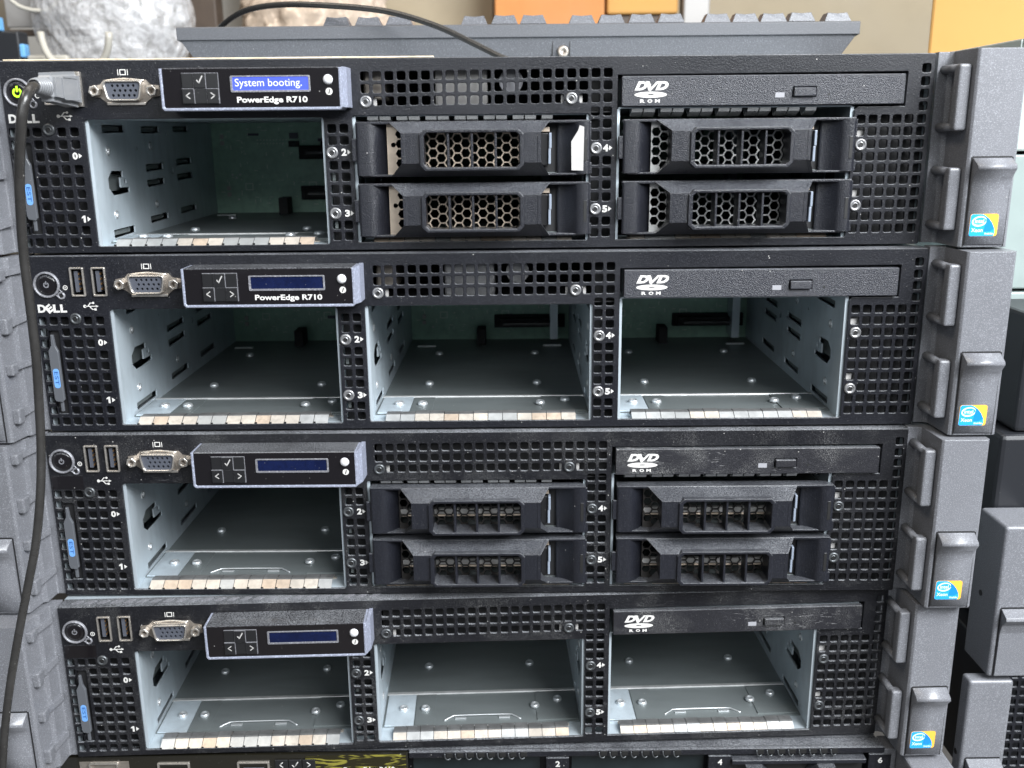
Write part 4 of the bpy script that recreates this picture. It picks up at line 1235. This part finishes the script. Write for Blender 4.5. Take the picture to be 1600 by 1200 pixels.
for z0, z1, xf, dp, lb in ((-224, -140, -214.8, 27, "grey server ear with release latch, lower right beside the third server"), (-312, -226.5, -223.5, 9, "grey server ear at the lower right corner beside the lowest server")):
    t_ = thing('server_case', lb, 'server', (700, -10, z0))
    mb = MB(); mb.box(xf, xf + 23.5, 0, dp, 0, z1 - z0, 'ear', 1.6, 3); e = mb.build('rack_ear', t_)
    mb = MB(); pr = [(-.1, 1), (-1, 1.2), (-1.2, 26), (-2.6, 31), (-5.6, 34.4), (-6, 35), (-5.4, 36.4), (-.1, 39)]; n = len(pr)
    vs = [(x, y, z) for x in (xf + 3, xf + 21) for y, z in pr]
    mb.raw(vs, [list(range(n)), list(range(n, 2 * n))], 'ear'); mb.raw(vs, [(i, i + 1, i + 1 + n, i + n) for i in range(n - 1)], 'ear'); mb.build('release_latch', e)
    mb = MB(); mb.box(xf + 2.3, xf + 2.9, -.3, .1, 1, 39.4, 'dark'); mb.box(xf + 2.9, xf + 21, -.3, .1, 39.2, 39.9, 'dark'); mb.build('latch_gap', e)
    mb = MB(); mb.cyl((dp * .6, 40), 1.6, xf - .3, xf + .2, 'hole', 'x', 14); mb.build('screw_hole', e)
    L = [rrect(xf + 24, 100, .5, z1 - z0 - .5, 1)]
    for a in range(12):
        for c in range(int((z1 - z0 - 6) / 5.5)): L.append(rrect(xf + 27 + a * 5.5, xf + 31 + a * 5.5, 4 + c * 5.5, 8 + c * 5.5, .8, 2))
    vs, fs = sheet(L, .7); mb = MB(); mb.raw(vs, fs, 'panel', False, lambda u, w, t: (u, 19 + t, w)); mb.build('front_grille', t_)
    mb = MB(); mb.box(xf + 24, 100, 30, 500, 0, z1 - z0, 'blk', 1); mb.build('case_body', t_)

# ------------------------------------------------------------------ things behind, on a shelf
M['wall'] = mat("beige_wall_paint", (0.30, 0.26, 0.20), 0.8, var=0.06, vscale=3)
M['card'] = mat("brown_cardboard", (0.42, 0.175, 0.055), 0.8, var=0.08, vscale=12, streak=.2)
M['yel'] = mat("yellow_cardboard", (0.44, 0.235, 0.065), 0.75, var=0.05, vscale=10)
M['bei'] = mat("beige_board", (0.27, 0.225, 0.155), 0.75, var=0.08, vscale=8)
M['wood'] = mat("shelf_wood", (0.30, 0.20, 0.12), 0.7, var=0.2, vscale=20, stretch=(.2, 2, 2))
M['brn'] = mat("dark_brown_item", (0.05, 0.035, 0.025), 0.6, var=0.4, vscale=20)
M['grey'] = mat("grey_steel_post", (0.28, 0.27, 0.26), 0.5, 0.3)
M['cream'] = mat("cream_plastic", (0.42, 0.40, 0.35), 0.4)
M['paper'] = mat("crumpled_packing", (0.33, 0.26, 0.20), 0.6, var=0.35, vscale=30, grain=.8, gs=150)
m_, N_, L_, b_ = nt("clear_bubble_wrap")
b_.inputs['Base Color'].default_value = (.46, .46, .47, 1); b_.inputs['Roughness'].default_value = .14; b_.inputs['Alpha'].default_value = .55; b_.inputs['Coat Weight'].default_value = .6
b_.inputs['Specular IOR Level'].default_value = .8
g_ = N_.new('ShaderNodeNewGeometry'); vo = N_.new('ShaderNodeTexVoronoi'); vo.inputs['Scale'].default_value = 150; L_.new(g_.outputs['Position'], vo.inputs['Vector'])
nn_ = N_.new('ShaderNodeTexNoise'); nn_.inputs['Scale'].default_value = 45; nn_.inputs['Detail'].default_value = 8; nn_.inputs['Distortion'].default_value = 2.5; nn_.inputs['Roughness'].default_value = .7; L_.new(g_.outputs['Position'], nn_.inputs['Vector'])
bp = N_.new('ShaderNodeBump'); bp.inputs['Distance'].default_value = .0025; bp.inputs['Strength'].default_value = .55; L_.new(nn_.outputs[0], bp.inputs['Height'])
bp2 = N_.new('ShaderNodeBump'); bp2.inputs['Distance'].default_value = .0012; L_.new(vo.outputs['Distance'], bp2.inputs['Height']); L_.new(bp.outputs[0], bp2.inputs['Normal']); L_.new(bp2.outputs[0], b_.inputs['Normal'])
cr = N_.new('ShaderNodeValToRGB'); cr.color_ramp.elements[0].position = .35; cr.color_ramp.elements[0].color = (.33, .325, .32, 1); cr.color_ramp.elements[1].position = .62; cr.color_ramp.elements[1].color = (.80, .80, .82, 1)
L_.new(nn_.outputs[0], cr.inputs[0]); L_.new(cr.outputs[0], b_.inputs['Base Color'])
M['wrap'] = m_

mb = MB(); mb.box(-1500, 2500, 1500, 1520, -900, 1800, 'wall'); o = mb.build('back_wall'); o['kind'] = 'structure'
mb = MB(); mb.box(-700, 470, 700, 1450, 85, 95, 'wood', 1)
thing('shelf_board', 'brown wooden shelf board behind the servers', 'shelf', (0, 0, 0), me=mb.mesh('shelf_board'))


def bx(name, label, cat, x0, x1, y0, y1, z0, z1, m, bev=2, flap=True):
    t_ = thing(name, label, cat, ((x0 + x1) / 2, y0, z0))
    mb = MB(); w = (x1 - x0) / 2; mb.box(-w, w, 0, y1 - y0, 0, z1 - z0, m, bev); mb.build('box_body', t_)
    if flap:
        mb = MB(); mb.box(-w * .98, w * .98, -.6, -.05, (z1 - z0) * .80, (z1 - z0) * .80 + 1.2, 'brn'); mb.build('flap_edge', t_)
    return t_


# yellow box on the neighbouring cases
yb = bx('cardboard_box', 'bright yellow cardboard box at the top right, on the neighbouring cases', 'box', 0, 240, 262, 420, 99.2, 260, 'yel')
yb.rotation_euler = (0, 0, R(-25)); yb.location = Vector((537 + 120 * math.cos(R(25)), 262 - 120 * math.sin(R(25)), 99.2)) * MM
bx('cardboard_box', 'orange brown cardboard box in the middle behind the keyboard', 'box', 226, 350, 700, 880, 95.2, 300, 'card')
bx('beige_board', 'beige panel leaning behind the right end of the keyboard', 'panel', 462, 830, 900, 925, -200, 420, 'bei', 1, False)
bx('steel_post', 'pale grey vertical post right of the orange box', 'post', 440, 470, 705, 735, 95.2, 460, 'grey', 2, False)
bx('dark_crate', 'dark brown crate between the orange box and the post', 'crate', 352, 438, 720, 900, 95.2, 183, 'brn', 3, False)
bx('yellow_tray', 'yellow wooden tray resting on the dark crate', 'tray', 354, 436, 715, 880, 183.4, 225, 'yel', 3, False)
bx('steel_post', 'dark brown upright post left of the crumpled packing', 'post', -128, -92, 715, 745, 95.2, 500, 'brn', 2, False)
bx('cardboard_box', 'small brown box behind the left end of the keyboard', 'box', -88, -10, 760, 860, 95.2, 165, 'card')
bx('cardboard_box', 'pale cardboard box behind the crumpled packing', 'box', 90, 224, 780, 900, 95.2, 250, 'bei')
M['cab'] = mat("grey_cabinet_paint", (0.24, 0.235, 0.22), 0.5)
bx('steel_case', 'pale grey drawer unit at the far upper left', 'cabinet', -420, -150, 900, 1200, 95.2, 420, 'cab', 2, False)
bx('cardboard_box', 'dark brown box tucked between the upright post and the packing', 'box', -60, 20, 880, 960, 95.2, 330, 'brn')
bx('plastic_tub', 'tan tub standing right of the crumpled packing', 'tub', 60, 130, 735, 770, 95.2, 185, 'paper', 3, False)


def blob(name, label, cat, c, r, m, amp, fr, sub=5, seed=0, cut=None):
    b = bmesh.new(); bmesh.ops.create_icosphere(b, subdivisions=sub, radius=1)
    for v in b.verts:
        n = v.co.normalized(); q = n * fr + Vector((seed, 0, 0))
        d = 1 + amp * noise.fractal(q, 0.6, 2.1, 5) + amp * .8 * (1 - abs(noise.noise(q * 1.7)) * 3) - amp * .5 * abs(noise.noise(Vector((q.x * 5, q.y * 5, q.z * 1.2)))) 
        v.co = Vector((n.x * r[0] * d, n.y * r[1] * d, max(-r[2] * .98, n.z * r[2] * d)))
    mb = MB(); mb.bm(b, m, True)
    return thing(name, label, cat, c, me=mb.mesh(name))


blob('bubble_wrap', 'crumpled clear bubble wrap bag at the upper left behind the servers', 'bag', (-150, 560, 172), (78, 55, 80), 'wrap', .035, 1.5, 6, 3)
blob('packing_paper', 'crumpled beige packing paper behind the left half of the keyboard', 'packing', (15, 735, 170), (82, 30, 74), 'paper', .12, 2.5, 5, 9)
mb = MB(); pts = [(-212 + 60 * math.sin(R(a)) * .55 + 55, 480 + 4 * math.sin(R(a * 3)), 150 - 38 * math.cos(R(a))) for a in range(-85, 86, 8)]
mb.tube([Vector(q) - Vector(pts[0]) for q in pts], 3.2, 'cream', 10)
thing('plastic_hoop', 'white curved plastic strap hanging at the upper left', 'strap', pts[0], me=mb.mesh('plastic_hoop'))
t_ = thing('wire_bracket', 'pale bent wire bracket at the far upper left corner', 'bracket', (-232, 520, 150))
mb = MB(); mb.tube(spline([(-12, 0, 50), (8, 0, 24), (40, 0, 22), (50, 0, 50)], 5), 2.0, 'cream', 8); mb.build('wire', t_)
mb = MB(); mb.box(-20, 60, 30, 34, 8, 60, 'grey', 1); mb.box(-20, 60, 30, 36, 0, 6, 'brn', 1); mb.build('back_plate', t_)
t_ = thing('cable_connector', 'dark connector with blue tabs at the left edge behind the top server', 'connector', (-222, 500, 110))
mb = MB(); mb.box(-20, 4, 0, 20, 0, 40, 'blk', 2); mb.build('housing', t_)
M['cyan'] = mat('blue_tab_plastic', (.16, .42, .75), .4)
mb = MB(); mb.box(4, 9, -2, 8, 16, 28, 'cyan', 1.2); mb.build('tab', t_); mb = MB(); mb.box(-20, -12, -2, 8, 40, 52, 'cyan', 1.2); mb.build('tab', t_)
t_ = thing('pale_lever', 'cream plastic lever lying left of the bubble wrap', 'lever', (-212, 498, 122))
mb = MB(); mb.box(0, 38, 0, 8, 0, 6, 'cream', 2); mb.box(-14, 22, 4, 14, -16, -3, 'cream', 2.5); mb.build('arm', t_)
mb = MB(); mb.box(62, 67, 20, 26, -30, 2, 'cream', 1.5); mb.box(90, 94, 20, 26, -30, -2, 'cream', 1.5); mb.build('uprights', t_)
